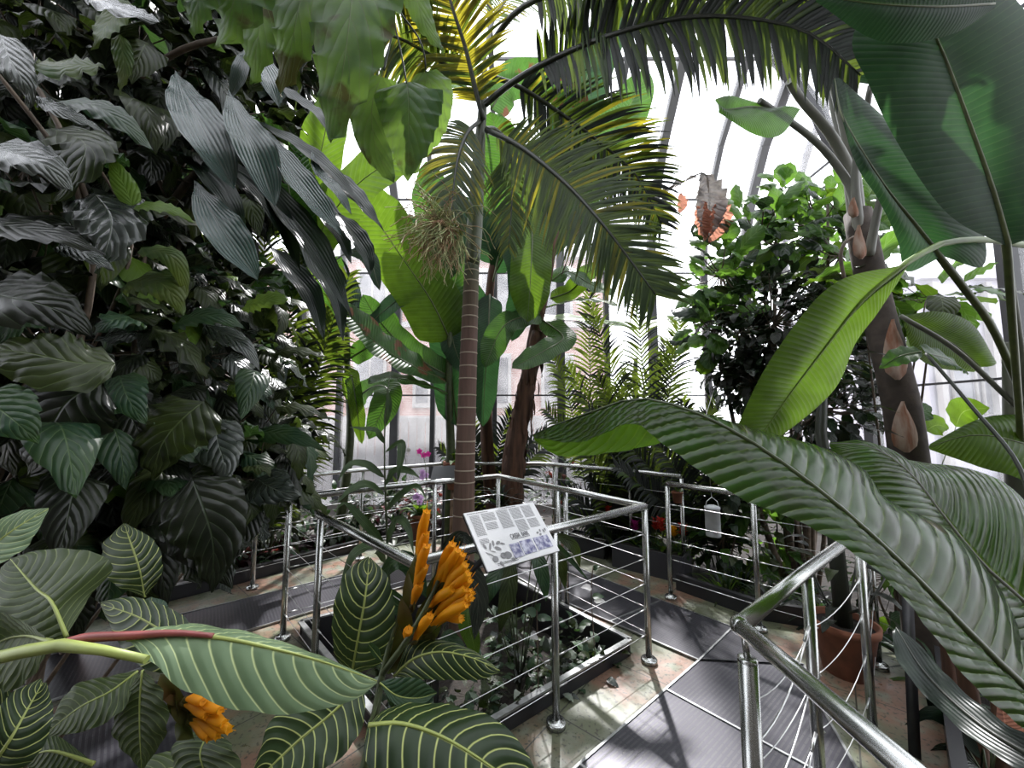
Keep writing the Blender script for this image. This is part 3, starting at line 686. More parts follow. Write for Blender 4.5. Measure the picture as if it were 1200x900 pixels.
# ------------------------------------------------------------------ feather palms
def frond(root, rach, Ls, Nrm, mats, r0=.014, n=55, droop=.25, ang=62, width=.014, start=.12, both=True, end_f=.35, seed=1, lift=.25, rmat='stem_dark', name='frond', swL=1., swR=1., ns=5):
    """rach: world points; Ls: longest leaflet; Nrm: upper side; leaflets droop in world -z"""
    rr = random.Random(seed); pts = crom(rach, 60)
    if isinstance(Nrm, (int, float)):      # lean of the frond's face towards the walkway, rest of it skyward
        N = ((V((0, 0, EYE))-pts[34]).normalized()*Nrm+V((0, 0, 1-Nrm))).normalized()
    else: N = V(Nrm).normalized()
    mb = MB(); mb.tube([pts[i] for i in range(0, 60, 3)]+[pts[-1]], [r0*(1-.85*i/20) for i in range(21)], 7)
    fr = mb.build(name, M[rmat], root)
    lf = MB()
    for i in range(n):
        t = start+(1-start)*(i+.5)/n; k = t*59; a = int(k); p = pts[a].lerp(pts[min(59, a+1)], k-a)
        T = (pts[min(59, a+1)]-pts[max(0, a-1)]).normalized(); S = T.cross(N).normalized(); n2 = S.cross(T)
        s_ = (t-start)/(1-start)
        L = Ls*(min(1, .45+s_*2.2))*(1-(1-end_f)*max(0, (s_-.45)/.55)**1.3)
        for sg, sw in ((1, swR), (-1, swL)):
            if sw <= 0: continue
            Lq = L*sw*rr.uniform(.88, 1.06); an = math.radians(ang-28*s_+rr.uniform(-8, 8))
            d = (S*sg*math.sin(an)+T*math.cos(an)+n2*lift).normalized()
            w = width*rr.uniform(.85, 1.1); m = 1 if rr.random() < .25 else 0
            if len(mats) > 2 and rr.random() < .35: m = 2
            rows = []; q = p; dd = d.copy()
            for j in range(ns+1):
                u = j/ns
                side = dd.cross(n2); side = side.normalized() if side.length > 1e-4 else S
                ww = w*(.55+1.2*u if u < .35 else 1)*max(.03, (1-u**2.2))
                c = n2*(-.35*ww)
                rows.append([lf.vert(q-side*ww+c, (u, 0)), lf.vert(q, (u, .5)), lf.vert(q+side*ww+c, (u, 1))])
                q = q+dd*(Lq/ns); dd = (dd+V((0, 0, -1))*droop*(u+.3)).normalized()
            lf.quadstrip(rows, m)
    lf.build('leaflets', [M[x] for x in mats], fr)
    return fr

# -- the ringed palm in the middle of the planter
pt = thing('king_palm', 'tall palm with ringed brown trunk and green crownshaft growing in the sunken planter', 'palm', (-.43, 3.35, -.2))
D0 = 3.35
tr = [(541, 690, D0), (543, 620, D0), (545, 540, D0), (548, 450, D0), (551, 360, D0), (553, 310, D0)]
base = [P(*q) for q in tr]; base[0] = V((base[0].x, base[0].y, -.2))
mb = MB(); L = crom(base, 90); mb.tube(L, [.108-.042*(i/89)**.8 for i in range(90)], 20); tk = mb.build('trunk', M['trunk'], pt)
mb = MB(); i = 4; rings = []; st = 4.2
while i < 89:
    k = min(88, int(i)); p = L[k]; t = (L[min(89, k+1)]-L[k]).normalized(); r = .108-.042*(k/89)**.8
    mb = MB(); mb.lathe(p, [(r+.0005, -.006), (r+.0035, -.002), (r+.0035, .002), (r+.0005, .006)], 20); mb.build('leaf_scar_ring', M['scar'], tk); i += st*R.uniform(.85, 1.1); st = max(2.1, st*.985)
cs = [P(x, y, D0) for x, y in ((553, 312), (556, 270), (559, 220), (562, 170), (566, 120), (569, 60))]
mb = MB(); mb.tube(crom(cs, 20), [.066, .07, .072, .072, .07, .068, .066, .064, .062, .06, .055, .05, .046, .043, .04, .036, .032, .028, .022, .016], 18); mb.build('crownshaft', M['crown'], pt)
PA = ['palm', 'palm_gold']; PB = ['palm', 'palm_grey']
frond(pt, [P(569, 122, 3.3), P(600, 97, 3.1), P(650, 68, 2.9), P(720, 40, 2.6), P(800, 21, 2.4), P(880, 22, 2.25), P(950, 40, 2.15), P(1008, 88, 2.1)], .6, .72, ['palm_grey', 'palm', 'palm'], r0=.03, n=93, droop=.5, start=.2, seed=2, width=0.0213, ang=72, lift=.35, end_f=.5)
frond(pt, [P(570, 152, 3.3), P(610, 172, 3.1), P(660, 212, 2.9), P(700, 255, 2.7), P(735, 300, 2.6), P(768, 345, 2.5)], .58, .9, ['palm', 'palm_gold', 'palm'], r0=.026, n=90, droop=.16, start=.12, seed=3, width=0.0200, ang=66, lift=.1, end_f=.5)
frond(pt, [P(569, 88, 3.4), P(605, 100, 3.5), P(650, 128, 3.6), P(700, 165, 3.7), P(745, 205, 3.8), P(775, 262, 3.85)], .66, .85, ['palm', 'palm_gold', 'palm_grey'], r0=.026, n=87, droop=.2, start=.15, seed=4, width=0.0200, ang=66, lift=.2)  # grey leaflets put the frond's shaded underside into the colour
frond(pt, [P(566, 140, 3.3), P(556, 100, 3.2), P(545, 55, 3.1), P(532, 15, 3.0), P(515, -40, 2.9), P(490, -90, 2.8)], .5, 1.0, ['palm_gold', 'palm', 'palm_gold'], r0=.026, n=72, droop=.16, start=.1, seed=5, width=0.0187, ang=74, lift=.05)
frond(pt, [P(566, 108, 3.35), P(535, 85, 3.3), P(500, 62, 3.2), P(468, 45, 3.1), P(440, 40, 3.0), P(415, 60, 2.9)], .5, .8, ['palm', 'palm_gold'], r0=.024, n=66, droop=.5, start=.2, seed=6, width=0.0175, ang=74, lift=.2)
frond(pt, [P(562, 142, 3.3), P(548, 155, 3.15), P(538, 180, 3.05), P(532, 215, 3.0), P(528, 262, 2.95)], .48, .9, ['palm_gold', 'palm', 'palm'], r0=.02, n=66, droop=.3, start=.15, seed=7, width=0.0163, ang=60, lift=.15)
frond(pt, [P(566, 150, 3.45), P(582, 152, 3.7), P(598, 175, 3.9), P(600, 230, 4.0), P(596, 290, 4.0)], .5, .9, ['palm', 'palm_gold'], r0=.02, n=60, droop=.3, start=.2, seed=8, width=0.0175, ang=60, lift=.15)
frond(pt, [P(568, 70, 3.45), P(580, 20, 3.7), P(620, -30, 4.0), P(680, -60, 4.2), P(760, -60, 4.3)], .6, .8, ['palm', 'palm_gold'], r0=.024, n=66, droop=.45, start=.2, seed=9, width=0.0187, ang=74, lift=.2)
frond(pt, [P(569, 60, 3.3), P(610, 10, 2.9), P(690, -20, 2.6), P(790, -30, 2.4), P(900, -20, 2.3), P(960, 10, 2.25)], .62, .75, ['palm', 'palm_grey', 'palm'], r0=.028, n=87, droop=.55, start=.25, seed=10, width=0.0200, ang=74, lift=.3, end_f=.5)
# flower string cluster hung from the foot of the crownshaft
mb = MB(); rr = random.Random(3); c0 = P(546, 272, 2.95)
for k in range(260):
    a = rr.uniform(0, 6.283); e = rr.uniform(-1.3, 1.3); rad = rr.uniform(.2, .42)
    d = V((math.cos(a)*math.cos(e)-.55, math.sin(a)*math.cos(e)*.8, math.sin(e)))
    q = [c0+V((-.03, 0, -.01))]; dd = d.normalized(); s0 = c0+V((-.24, -.04, .06))*rr.uniform(.4, 1)
    q.append(s0)
    for j in range(7):
        dd = (dd+V((rr.uniform(-.6, .6), rr.uniform(-.6, .6), rr.uniform(-.6, .2)))).normalized(); q.append(q[-1]+dd*rad*.18)
    mb.tube(crom(q, 12), .0032, 4, cap=False)
for k in range(16):
    a = rr.uniform(-.1, .1); q = [c0+V((-.03, 0, -.02)), c0+V((-.06+a*.5, 0, -.1)), c0+V((-.08+a*1.3, rr.uniform(-.05, .05), -.3+abs(a)))]
    mb.tube(crom(q, 7), .003, 4, cap=False)
mb.build('flower_strings', M['string'], pt)

def areca(name, label, base, fr, Ls, mats, n=30, seed=1, width=0.019, r0=.01, droop=.2, stems=True, cat='palm', group=None, rmat='stem'):
    root = thing(name, label, cat, base, group)
    for i, rach in enumerate(fr):
        N = .6
        frond(root, rach, Ls*1.25, N, mats, r0=r0, n=int(n*1.2), droop=droop*2.2, seed=seed+i, width=width, start=.3, ns=4, rmat=rmat)
    return root
def spray(base, tips, mid=.35):
    """fronds from base arching to tips"""
    out = []
    for t in tips:
        b = V(base); t = V(t); m = b.lerp(t, .5)+V((0, 0, mid*(t-b).length)); a = b.lerp(t, .22)+V((0, 0, mid*.75*(t-b).length))
        out.append([b, a, m, t])
    return out
b = P(762, 560, 5.2); b.z = -.5
areca('areca_palm', 'feathery palm with many arching fronds rising behind the great leaf tip', b, spray(b, [P(665, 430, 5), P(690, 350, 5.2), P(745, 320, 5.3), P(800, 360, 5.2), P(640, 480, 4.8), P(700, 440, 4.7), P(840, 470, 5.0), P(820, 520, 4.8), P(780, 400, 5.4), P(725, 500, 4.6)], .12), .34, ['palm', 'palm_grey'], seed=20, n=44, width=0.017, r0=.012)
b = P(735, 585, 4.9); b.z = -.5
areca('lady_palm', 'dark low bushy palm with fine leaflets behind the right part of the planter railing', b, spray(b, [P(668, 600, 4.7), P(690, 560, 4.6), P(720, 530, 4.7), P(760, 540, 4.6), P(790, 570, 4.6), P(700, 620, 4.4), P(770, 610, 4.4), P(740, 560, 4.3), P(655, 570, 4.9), P(735, 530, 4.9)], .2), .26, ['palm_grey', 'palm'], seed=40, n=33, width=0.019, r0=.008)
b = P(570, 580, 5.6); b.z = -.5
areca('small_palm', 'small palm with bluish drooping fronds between the shaggy trunks', b, spray(b, [P(515, 525, 5.2), P(640, 505, 5), P(690, 500, 5.2), P(600, 480, 5.2), P(550, 490, 5.4)], .25), .3, ['palm_grey', 'palm'], seed=60, n=33, width=0.021, r0=.01)
b = P(842, 600, 4.6); b.z = -.4
areca('dark_palm', 'dark feathery palm on a black stem at the end of the outer railing', b, spray(b, [P(690, 480, 4.3), P(720, 545, 4.2), P(800, 470, 4.4), P(860, 520, 4.3), P(760, 500, 4.2), P(830, 560, 4.0)], .12), .3, ['palm_grey', 'palm'], seed=70, n=36, width=0.019, r0=.012)
b = V((-2.9, 4.6, -.4))
areca('fishtail_palm', 'fine-leaved palm among the dark shrubs at the left window', b, spray(b, [P(300, 300, 4), P(350, 280, 3.8), P(395, 360, 3.8), P(270, 400, 3.6), P(330, 430, 3.5), P(250, 250, 3.9), P(360, 400, 3.5), P(410, 320, 4.2), P(310, 240, 4)], .06), .42, ['palm', 'palm_grey'], seed=80, n=44, width=0.019, r0=.014)
b = V((1.3, 6.4, -.4))
areca('areca_palm', 'pale thin-leaved palm close to the back glass between two black columns', b, spray(b, [P(640, 400, 5.8), P(690, 320, 6), P(735, 440, 5.5), P(800, 400, 5.8)], .2), .36, ['palm', 'palm_grey'], seed=95, n=39, width=0.021, r0=.014)
# ------------------------------------------------------------------ bananas and their great leaves
def bleaf(root, mid, W, N, mat='banana', rib='rib', prof='banana', rr=.012, fold=.12, wav=.08, nu=26, curl=.1, corr=0, ck=26, label=None, petiole=None, asym=1., name='leaf', wk=9, tw=0, curlz=0):
    mb = MB(); rib_leaf(mb, mid, W, N, prof, nu, 5, fold, curl, wav, wk, corr, ck, asym, tw=tw)
    o = mb.build(name, M[mat], root)
    pts = crom(mid, 20); Nn = V(N).normalized()
    if petiole: pts = [V(p) for p in petiole]+pts; n0 = len(petiole)
    else: n0 = 0
    m2 = MB(); rad = [rr*1.15]*n0+[rr*(1-.85*i/19) for i in range(20)]
    if n0 >= 2:
        pp = crom(pts[:n0+1], 16); full = pp+pts[n0+1:]; rad = [rr*1.3]*16+[rr*(1-.85*i/19) for i in range(1, 20)]
        m2.tube(full, rad, 8)
    else: m2.tube(pts, rad, 8)
    m2.build('midrib', M[rib], o)
    if label: o['label'] = label
    return o
def lleaf(root, mid, left, right, mat, rib='rib', rr=.012, label=None, petiole=None, name='leaf', rrt=.15, **kw):
    mb = MB(); loft_leaf(mb, mid, left, right, **kw); o = mb.build(name, M[mat], root)
    pts = PX(mid, 22); rad = [rr*(1-(1-rrt)*i/21) for i in range(22)]
    if petiole:
        pp = PX(petiole+[mid[0]], 14)[:-1]; pts = pp+pts; rad = [rr*1.1]*len(pp)+rad
    m2 = MB(); m2.tube(pts, rad, 8); m2.build('midrib', M[rib], o)
    if label: o['label'] = label
    return o

# -- plant rooted just right of the frame; its two great leaves cross the right foreground
b1 = thing('banana_plant', 'huge banana whose glossy ribbed leaf arches across the right foreground', 'banana plant', (1.75, 1.05, -.55))
mb = MB(); mb.tube(crom([(1.75, 1.05, -.55), (1.77, 1.04, -.1), (1.75, 1.04, .25), P(1330, 960, 1.05)], 14), [.13-.112*(i/13)**1.3 for i in range(14)], 16); mb.build('stem', M['stem'], b1)
lleaf(b1, [(1290, 880, .95), (1200, 806, .92), (1130, 737, .94), (1057, 662, .98), (990, 600, 1.03), (935, 556, 1.08), (877, 516, 1.13), (820, 486, 1.18), (775, 471, 1.23), (738, 468, 1.28), (690, 484, 1.33), (650, 498, 1.36), (624, 510, 1.38)],
      [(1290, 930, .90), (1210, 862, .86), (1140, 803, .86), (1092, 742, .88), (1040, 680, .92), (985, 638, .96), (925, 606, 1.0), (868, 584, 1.03), (815, 548, 1.08), (770, 515, 1.14), (738, 496, 1.20), (680, 518, 1.29), (626, 513, 1.37)],
      [(1290, 700, 1.22), (1215, 790, 1.12), (1180, 705, 1.16), (1120, 626, 1.2), (1040, 586, 1.25), (1015, 552, 1.3), (960, 524, 1.36), (885, 512, 1.42), (820, 505, 1.45), (770, 520, 1.45), (720, 530, 1.46), (655, 534, 1.44), (626, 515, 1.4)],
      'banana_big', rib='great_rib', rr=.013, nu=60, nv=8, bulge=.07, corr=.0045, ck=40, slant=.10, petiole=[(1330, 960, 1.05)], label='huge ribbed leaf with drooping tip, its midrib lime at the right end')
lleaf(b1, [(1330, 830, 1.1), (1200, 706, 1.15), (1150, 660, 1.2), (1100, 598, 1.26), (1076, 565, 1.3), (1043, 535, 1.36), (1010, 521, 1.42), (972, 520, 1.5)],
      [(1330, 930, 1.0), (1190, 800, 1.05), (1120, 720, 1.1), (1060, 650, 1.16), (1030, 610, 1.22), (1010, 570, 1.3), (985, 545, 1.4), (972, 523, 1.5)],
      [(1330, 640, 1.3), (1230, 610, 1.3), (1190, 575, 1.35), (1150, 553, 1.4), (1110, 545, 1.45), (1060, 538, 1.48), (1020, 520, 1.5), (973, 518, 1.51)],
      'banana_big', rib='stem_grey', rr=.011, nu=44, nv=8, bulge=.1, corr=.005, ck=36, slant=.2, label='second silvery ribbed leaf behind the first')
bleaf(b1, [P(1240, 905, 1.25), P(1150, 850, 1.45), P(1085, 790, 1.65), P(1050, 735, 1.8)], .07, (-.3, -.6, .7), 'strap_dark', 'stem_dark', label='dark hanging lower leaf')
# -- second banana behind it: upright lime leaf and long petioles at the right edge
b2 = thing('banana_plant', 'banana with the upright bright green leaf and crossing pale petioles at the right edge', 'banana plant', (3.35, 2.45, -.55))
mb = MB(); mb.tube([V((3.35, 2.45, -.55)), P(1215, 700, 2.4), P(1200, 500, 2.35), P(1192, 400, 2.3)], [.14, .11, .085, .06], 14); mb.build('stem', M['stem_grey'], b2)
lleaf(b2, [(1062, 308, 1.75), (1010, 352, 1.8), (968, 405, 1.88), (925, 462, 1.95), (890, 514, 2.0)],
      [(1060, 310, 1.75), (985, 328, 1.75), (938, 372, 1.8), (892, 440, 1.88), (864, 500, 1.98)],
      [(1064, 312, 1.75), (1030, 365, 1.8), (1004, 400, 1.9), (975, 460, 1.97), (905, 520, 2.02)],
      'banana_olive', rib='rib_lime', rr=.014, nu=36, nv=6, bulge=.1, corr=.002, ck=40, petiole=[(1205, 420, 2.3), (1230, 310, 2.1), (1180, 284, 1.95), (1110, 284, 1.82)], label='upright bright green leaf arching to the left')
lleaf(b2, [(1100, 300, 1.9), (1070, 262, 1.9), (1038, 222, 1.92), (1005, 170, 1.95), (985, 130, 2.0), (978, 92, 2.05)],
      [(1102, 302, 1.9), (1062, 318, 1.85), (1052, 282, 1.85), (1030, 235, 1.88), (1000, 185, 1.94), (976, 95, 2.05)],
      [(1104, 300, 1.9), (1152, 312, 1.95), (1150, 262, 1.97), (1118, 214, 1.98), (1062, 160, 2.0), (985, 92, 2.05)],
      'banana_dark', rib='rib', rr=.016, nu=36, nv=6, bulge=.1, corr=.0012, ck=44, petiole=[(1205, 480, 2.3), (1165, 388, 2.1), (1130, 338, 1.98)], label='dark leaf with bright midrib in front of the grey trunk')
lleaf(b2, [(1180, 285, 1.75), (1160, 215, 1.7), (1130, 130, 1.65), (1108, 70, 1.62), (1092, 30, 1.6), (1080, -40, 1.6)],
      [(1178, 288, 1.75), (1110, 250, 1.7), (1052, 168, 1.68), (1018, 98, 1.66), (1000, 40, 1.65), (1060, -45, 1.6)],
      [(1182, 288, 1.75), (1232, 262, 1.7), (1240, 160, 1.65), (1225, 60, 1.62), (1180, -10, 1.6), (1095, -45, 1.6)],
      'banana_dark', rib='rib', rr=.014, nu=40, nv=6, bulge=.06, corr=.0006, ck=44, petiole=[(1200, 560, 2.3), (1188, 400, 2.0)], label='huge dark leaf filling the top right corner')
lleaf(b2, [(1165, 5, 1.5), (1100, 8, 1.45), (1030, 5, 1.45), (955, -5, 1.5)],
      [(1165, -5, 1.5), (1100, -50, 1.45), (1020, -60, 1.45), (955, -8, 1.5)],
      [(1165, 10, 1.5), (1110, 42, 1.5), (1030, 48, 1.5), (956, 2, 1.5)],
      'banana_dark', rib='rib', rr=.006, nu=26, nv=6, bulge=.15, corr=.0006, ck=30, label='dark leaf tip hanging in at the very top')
lleaf(b2, [(1310, 560, 2.2), (1200, 520, 2.2), (1140, 510, 2.25), (1088, 524, 2.35)],
      [(1310, 470, 2.4), (1210, 484, 2.3), (1150, 490, 2.3), (1090, 520, 2.35)],
      [(1310, 660, 2.0), (1210, 570, 2.1), (1150, 548, 2.2), (1090, 527, 2.35)],
      'banana_lime', rib='rib', rr=.01, nu=24, nv=5, bulge=.1, label='low bright leaf at the right edge')
lleaf(b2, [(1060, 372, 2.5), (1090, 390, 2.6), (1120, 405, 2.65), (1150, 430, 2.7)], [(1058, 370, 2.5), (1100, 365, 2.5), (1140, 380, 2.6), (1168, 425, 2.7)], [(1058, 374, 2.5), (1070, 412, 2.6), (1095, 430, 2.7), (1140, 436, 2.75)],
      'banana_lime', nu=14, nv=4, bulge=.2, label='small lime leaf lit from behind')
for pth, rr_, mt in (([(1195, 480, 2.3), (1120, 410, 2.35), (1055, 370, 2.45)], .014, 'stem_grey'), ([(1215, 640, 1.6), (1195, 548, 1.7), (1140, 478, 1.85), (1085, 414, 2.0)], .008, 'stem_dark'),
                     ([(1205, 470, 2.2), (1180, 300, 2.1), (1148, 60, 1.9), (1140, -30, 1.8)], .017, 'stem_grey'), ([(1212, 470, 2.25), (1215, 250, 2.1), (1188, 60, 1.95), (1150, -30, 1.9)], .022, 'stem_grey'), ([(1215, 340, 1.8), (1205, 240, 1.8), (1180, 262, 1.8)], .01, 'stem_grey')):
    m2 = MB(); m2.tube(PX(pth, 16), rr_, 8); m2.build('petiole', M[mt], b2)
for (a, w, d) in (((1085, 414), .10, (45, 25)), ((1080, 412), .07, (-45, 20))):
    bleaf(b2, [P(a[0], a[1], 2.0), P(a[0]+d[0]*.6, a[1]+d[1]*.3, 2.05), P(a[0]+d[0]*1.1, a[1]+d[1], 2.1)], w, (0, -.7, .6), 'banana', prof='ovate', rr=.004, label='small drooping leaflet on a dark stalk')

# -- tall palm-like trunk with leaf scars and fan of petioles
b3 = thing('giant_bird_of_paradise', 'slanting scarred trunk topped by a fan of grey petioles right of centre', 'palm', tuple(V((P(1075, 600, 2.7).x, 2.7, -.55))))
t3 = [V((P(1082, 700, 2.7).x, 2.7, -.55)), P(1064, 530, 2.7), P(1048, 440, 2.7), P(1030, 370, 2.75), P(1015, 300, 2.75), P(1005, 250, 2.8)]
mb = MB(); mb.tube(crom(t3, 24), [.125-.04*(i/23) for i in range(24)], 16); tk = mb.build('trunk', plain('dark_trunk', (.06, .045, .035), .85, noise=.4, nscale=12, bump=.6), b3)
def scar(px, py, d, w, h, c):
    mb = MB(); ce = P(px, py, d); rows = []
    for i in range(9):
        t = i/8; ww = w*math.sin(math.pi*min(1, t**.6+.02))**.7 if t < 1 else .003
        rows.append([mb.vert(ce+V((s*ww, -.02*(1-s*s)-.012, -h/2+h*t)), (t, (s+1)/2)) for s in (-1, -.5, 0, .5, 1)])
    mb.quadstrip(rows); mb.build('leaf_scar', c, tk)
sc1 = plain('torn_fibre', (.33, .25, .2), .9, noise=.5, nscale=18, bump=1, stretch=(1, 1, .3), col2=(.2, .09, .05))
scar(1046, 410, 2.62, .085, .42, sc1); scar(1057, 500, 2.6, .09, .34, sc1); scar(1005, 285, 2.66, .05, .25, sc1); scar(998, 245, 2.7, .04, .15, sc1); scar(1075, 600, 2.55, .09, .4, sc1)
gp = 'petiole_pale'
for pth, r_ in (([(1008, 300, 2.75), (1000, 232, 2.75), (985, 200, 2.75), (955, 165, 2.7), (905, 128, 2.6), (890, 118, 2.55)], .024), ([(1008, 290, 2.8), (1000, 215, 2.8), (975, 160, 2.75), (940, 118, 2.7), (925, 95, 2.6)], .034),
                ([(1008, 290, 2.8), (1000, 200, 2.8), (983, 120, 2.75), (965, 60, 2.7)], .036), ([(1008, 280, 2.75), (1002, 205, 2.7), (1012, 150, 2.6), (1020, 100, 2.5)], .024), ([(1018, 300, 2.7), (1028, 250, 2.6), (1038, 210, 2.5), (1052, 168, 2.4)], .022), ([(1005, 285, 2.85), (990, 180, 2.9), (975, 110, 2.9), (985, 60, 2.8)], .03)):
    q = PX(pth, 18); mb = MB(); mb.tube(q, [r_*1.7-(r_*.9)*(i/17)**.5 for i in range(18)], 10); mb.build('petiole', M[gp], b3)
mb = MB(); mb.tube(PX([(990, 330, 2.65), (985, 300, 2.65), (990, 285, 2.65), (1000, 278, 2.7)], 10), .012, 6); mb.build('dead_petiole', M['stem_brown'], b3)
lleaf(b3, [(905, 128, 2.6), (880, 125, 2.55), (850, 128, 2.5), (838, 118, 2.45)], [(905, 126, 2.6), (880, 118, 2.55), (855, 112, 2.5), (838, 116, 2.45)], [(938, 128, 2.6), (915, 158, 2.5), (885, 158, 2.45), (842, 132, 2.45)], 'banana', nu=18, nv=5, bulge=.1, label='broad leaf end peeping under the palm frond', rr=.008)
for mid, W, Nn in (([(965, 60, 2.7), (968, 0, 2.75), (960, -80, 2.8)], .3, (0, -.9, .2)), ([(1020, 100, 2.5), (1035, 40, 2.4), (1060, -40, 2.4)], .22, (-.2, -.9, .2))):
    bleaf(b3, PX(mid), W, Nn, 'banana_dark', rr=.012, wav=.05)

# -- lime backlit and other leaves of bananas standing at the back
def banana(label, base, stem, sr, leaves, smat='stem', group=None, name='banana_plant', top=None):
    r = thing(name, label, 'banana plant', tuple(base), group)
    pts = [V(base)]+PX(stem); mb = MB(); q = crom(pts, 16); mb.tube(q, [sr*(1-.55*i/15) for i in range(16)], 12); mb.build('stem', M[smat], r)
    for L in leaves:
        mid, W, N, mt = L[:4]; kw = L[4] if len(L) > 4 else {}
        bleaf(r, PX(mid), W, N, mt, **kw)
    return r
F = (0, -1, .15)
banana('banana left of the palm trunk with a leaf browned in patches', V((-2.35, 5.2, -.5)), [(410, 520, 5.1), (407, 440, 5.1), (407, 380, 5.1)], .075, [
    ([(408, 392, 5.1), (392, 365, 5.0), (385, 330, 4.9), (400, 300, 4.8)], .2, F, 'banana'),
    ([(408, 425, 5.1), (385, 405, 5.0), (368, 400, 4.8), (352, 425, 4.6)], .18, (.3, -.9, .3), 'banana_lime'),
    ([(410, 420, 5.1), (440, 400, 5.0), (455, 380, 4.9), (440, 358, 4.8)], .16, F, 'banana'),
    ([(412, 470, 5.0), (440, 452, 4.6), (455, 462, 4.4), (432, 515, 4.2)], .17, (.4, -.8, .3), 'banana'),
    ([(408, 380, 5.1), (412, 350, 5.1), (402, 320, 5.1)], .15, F, 'silver'),
    ([(408, 470, 5.0), (412, 440, 4.9), (424, 520, 4.6)], .1, F, 'banana_lime')])
br = M['banana_brown'] = leafmat('browned_leaf', (.04, .10, .025), (.10, .24, .04), col2=(.03, .07, .02), vein=(.12, .2, .06), nvein=40, slant=.06, vw=.12, midw=.03, tf=.4, rough=.4, bump=.3, vs=.25, blotch=(.18, .07, .04), bl=.56)
banana('banana whose leaves cross between the left windows and the ringed trunk', V((-.85, 5.0, -.5)), [(528, 540, 4.9), (526, 470, 4.8), (527, 400, 4.8), (530, 350, 4.8)], .075, [
    ([(522, 445, 4.8), (490, 432, 4.5), (445, 405, 4.2), (410, 370, 3.9), (390, 358, 3.8)], .24, (-.1, -.75, .65), 'banana_brown', dict(fold=.25)),
    ([(524, 440, 4.8), (498, 425, 4.7), (468, 402, 4.6), (440, 370, 4.5), (425, 345, 4.4)], .2, (.4, -.85, .2), 'banana'),
    ([(522, 460, 4.7), (490, 448, 4.4), (455, 442, 4.2), (432, 450, 4.0)], .17, (0, -.5, .85), 'banana'),
    ([(528, 400, 4.8), (505, 352, 4.6), (470, 300, 4.4), (430, 240, 4.2), (412, 205, 4.1)], .38, (.15, -.95, .1), 'banana_lime', dict(wav=.03)),
    ([(530, 380, 4.8), (520, 340, 4.8), (500, 330, 4.7), (455, 360, 4.5), (428, 385, 4.4)], .16, (.2, -.6, .7), 'banana_dark'),
    ([(532, 370, 4.8), (520, 300, 4.8), (508, 235, 4.8), (500, 190, 4.8)], .3, F, 'banana'),
    ([(536, 500, 4.8), (520, 380, 4.9), (495, 290, 5.0), (480, 250, 5.0)], .24, F, 'banana_dark')])
banana('banana clump hidden behind the ringed trunk with a long leaf hanging straight down', V((-.15, 5.4, -.5)), [(572, 540, 5.3), (570, 440, 5.2), (574, 340, 5.1), (580, 300, 5.1)], .11, [
    ([(574, 345, 5.0), (572, 400, 4.7), (568, 450, 4.6), (566, 500, 4.6)], .17, (.1, -1, .1), 'banana_dark'),
    ([(600, 262, 4.9), (622, 266, 4.7), (622, 320, 4.5), (618, 378, 4.5)], .27, (.1, -1, .2), 'banana_lime', dict(petiole=[P(578, 330, 5.0), P(588, 285, 5.0)])),
    ([(580, 300, 5.1), (592, 240, 5.0), (590, 190, 4.9), (575, 130, 4.8)], .36, F, 'banana'),
    ([(580, 310, 5.1), (560, 260, 5.0), (535, 250, 4.9), (525, 330, 4.8)], .22, F, 'banana_dark'),
    ([(580, 320, 5.1), (600, 290, 4.9), (612, 340, 4.7), (600, 400, 4.6)], .2, (.3, -.9, .2), 'banana_dark'),
    ([(570, 380, 5.1), (545, 340, 4.9), (530, 390, 4.8), (545, 440, 4.7)], .18, F, 'banana_dark'),
    ([(560, 120, 4.7), (540, 100, 4.6), (480, 92, 4.5), (430, 120, 4.4)], .26, (0, -.5, .8), 'banana_brown', dict(petiole=[P(580, 300, 5.1), P(575, 180, 4.9)])),
    ([(575, 128, 4.7), (600, 95, 4.8), (640, 95, 4.9), (690, 120, 5.0)], .24, (0, -.5, -.8), 'banana_brown')], smat='redbark')
banana('banana with a shaggy brown trunk leaning right, in front of the back glass', V((.02, 5.0, -.5)), [(598, 540, 4.9), (615, 470, 4.9), (625, 400, 4.9), (640, 330, 4.9), (650, 270, 4.9)], .13, [
    ([(632, 368, 4.8), (610, 372, 4.6), (588, 385, 4.5), (568, 430, 4.4)], .17, (.2, -.8, .5), 'banana'),
    ([(640, 360, 4.8), (672, 352, 4.6), (700, 352, 4.5), (725, 358, 4.4)], .16, (0, -.4, .9), 'banana_lime'),
    ([(636, 375, 4.8), (660, 395, 4.6), (640, 410, 4.4), (600, 432, 4.2)], .17, (0, -.8, .6), 'banana'),
    ([(645, 350, 4.9), (670, 340, 4.9), (690, 318, 4.9), (712, 310, 4.9)], .15, (0, -.8, .5), 'banana_lime'),
    ([(645, 330, 4.9), (665, 318, 4.9), (690, 332, 4.8), (720, 345, 4.7)], .16, (0, -.7, .7), 'banana'),
    ([(650, 290, 4.9), (662, 250, 4.9), (670, 200, 4.9), (665, 140, 4.9)], .3, F, 'banana'),
    ([(650, 300, 4.9), (640, 250, 4.9), (640, 180, 4.9)], .22, F, 'banana_dark'),
    ([(650, 280, 5), (690, 200, 5.1), (740, 120, 5.2), (760, 80, 5.2)], .34, F, 'banana'),
    ([(650, 280, 5), (665, 170, 5.1), (700, 60, 5.2), (740, 0, 5.2)], .36, F, 'banana_dark')], smat='redbark')
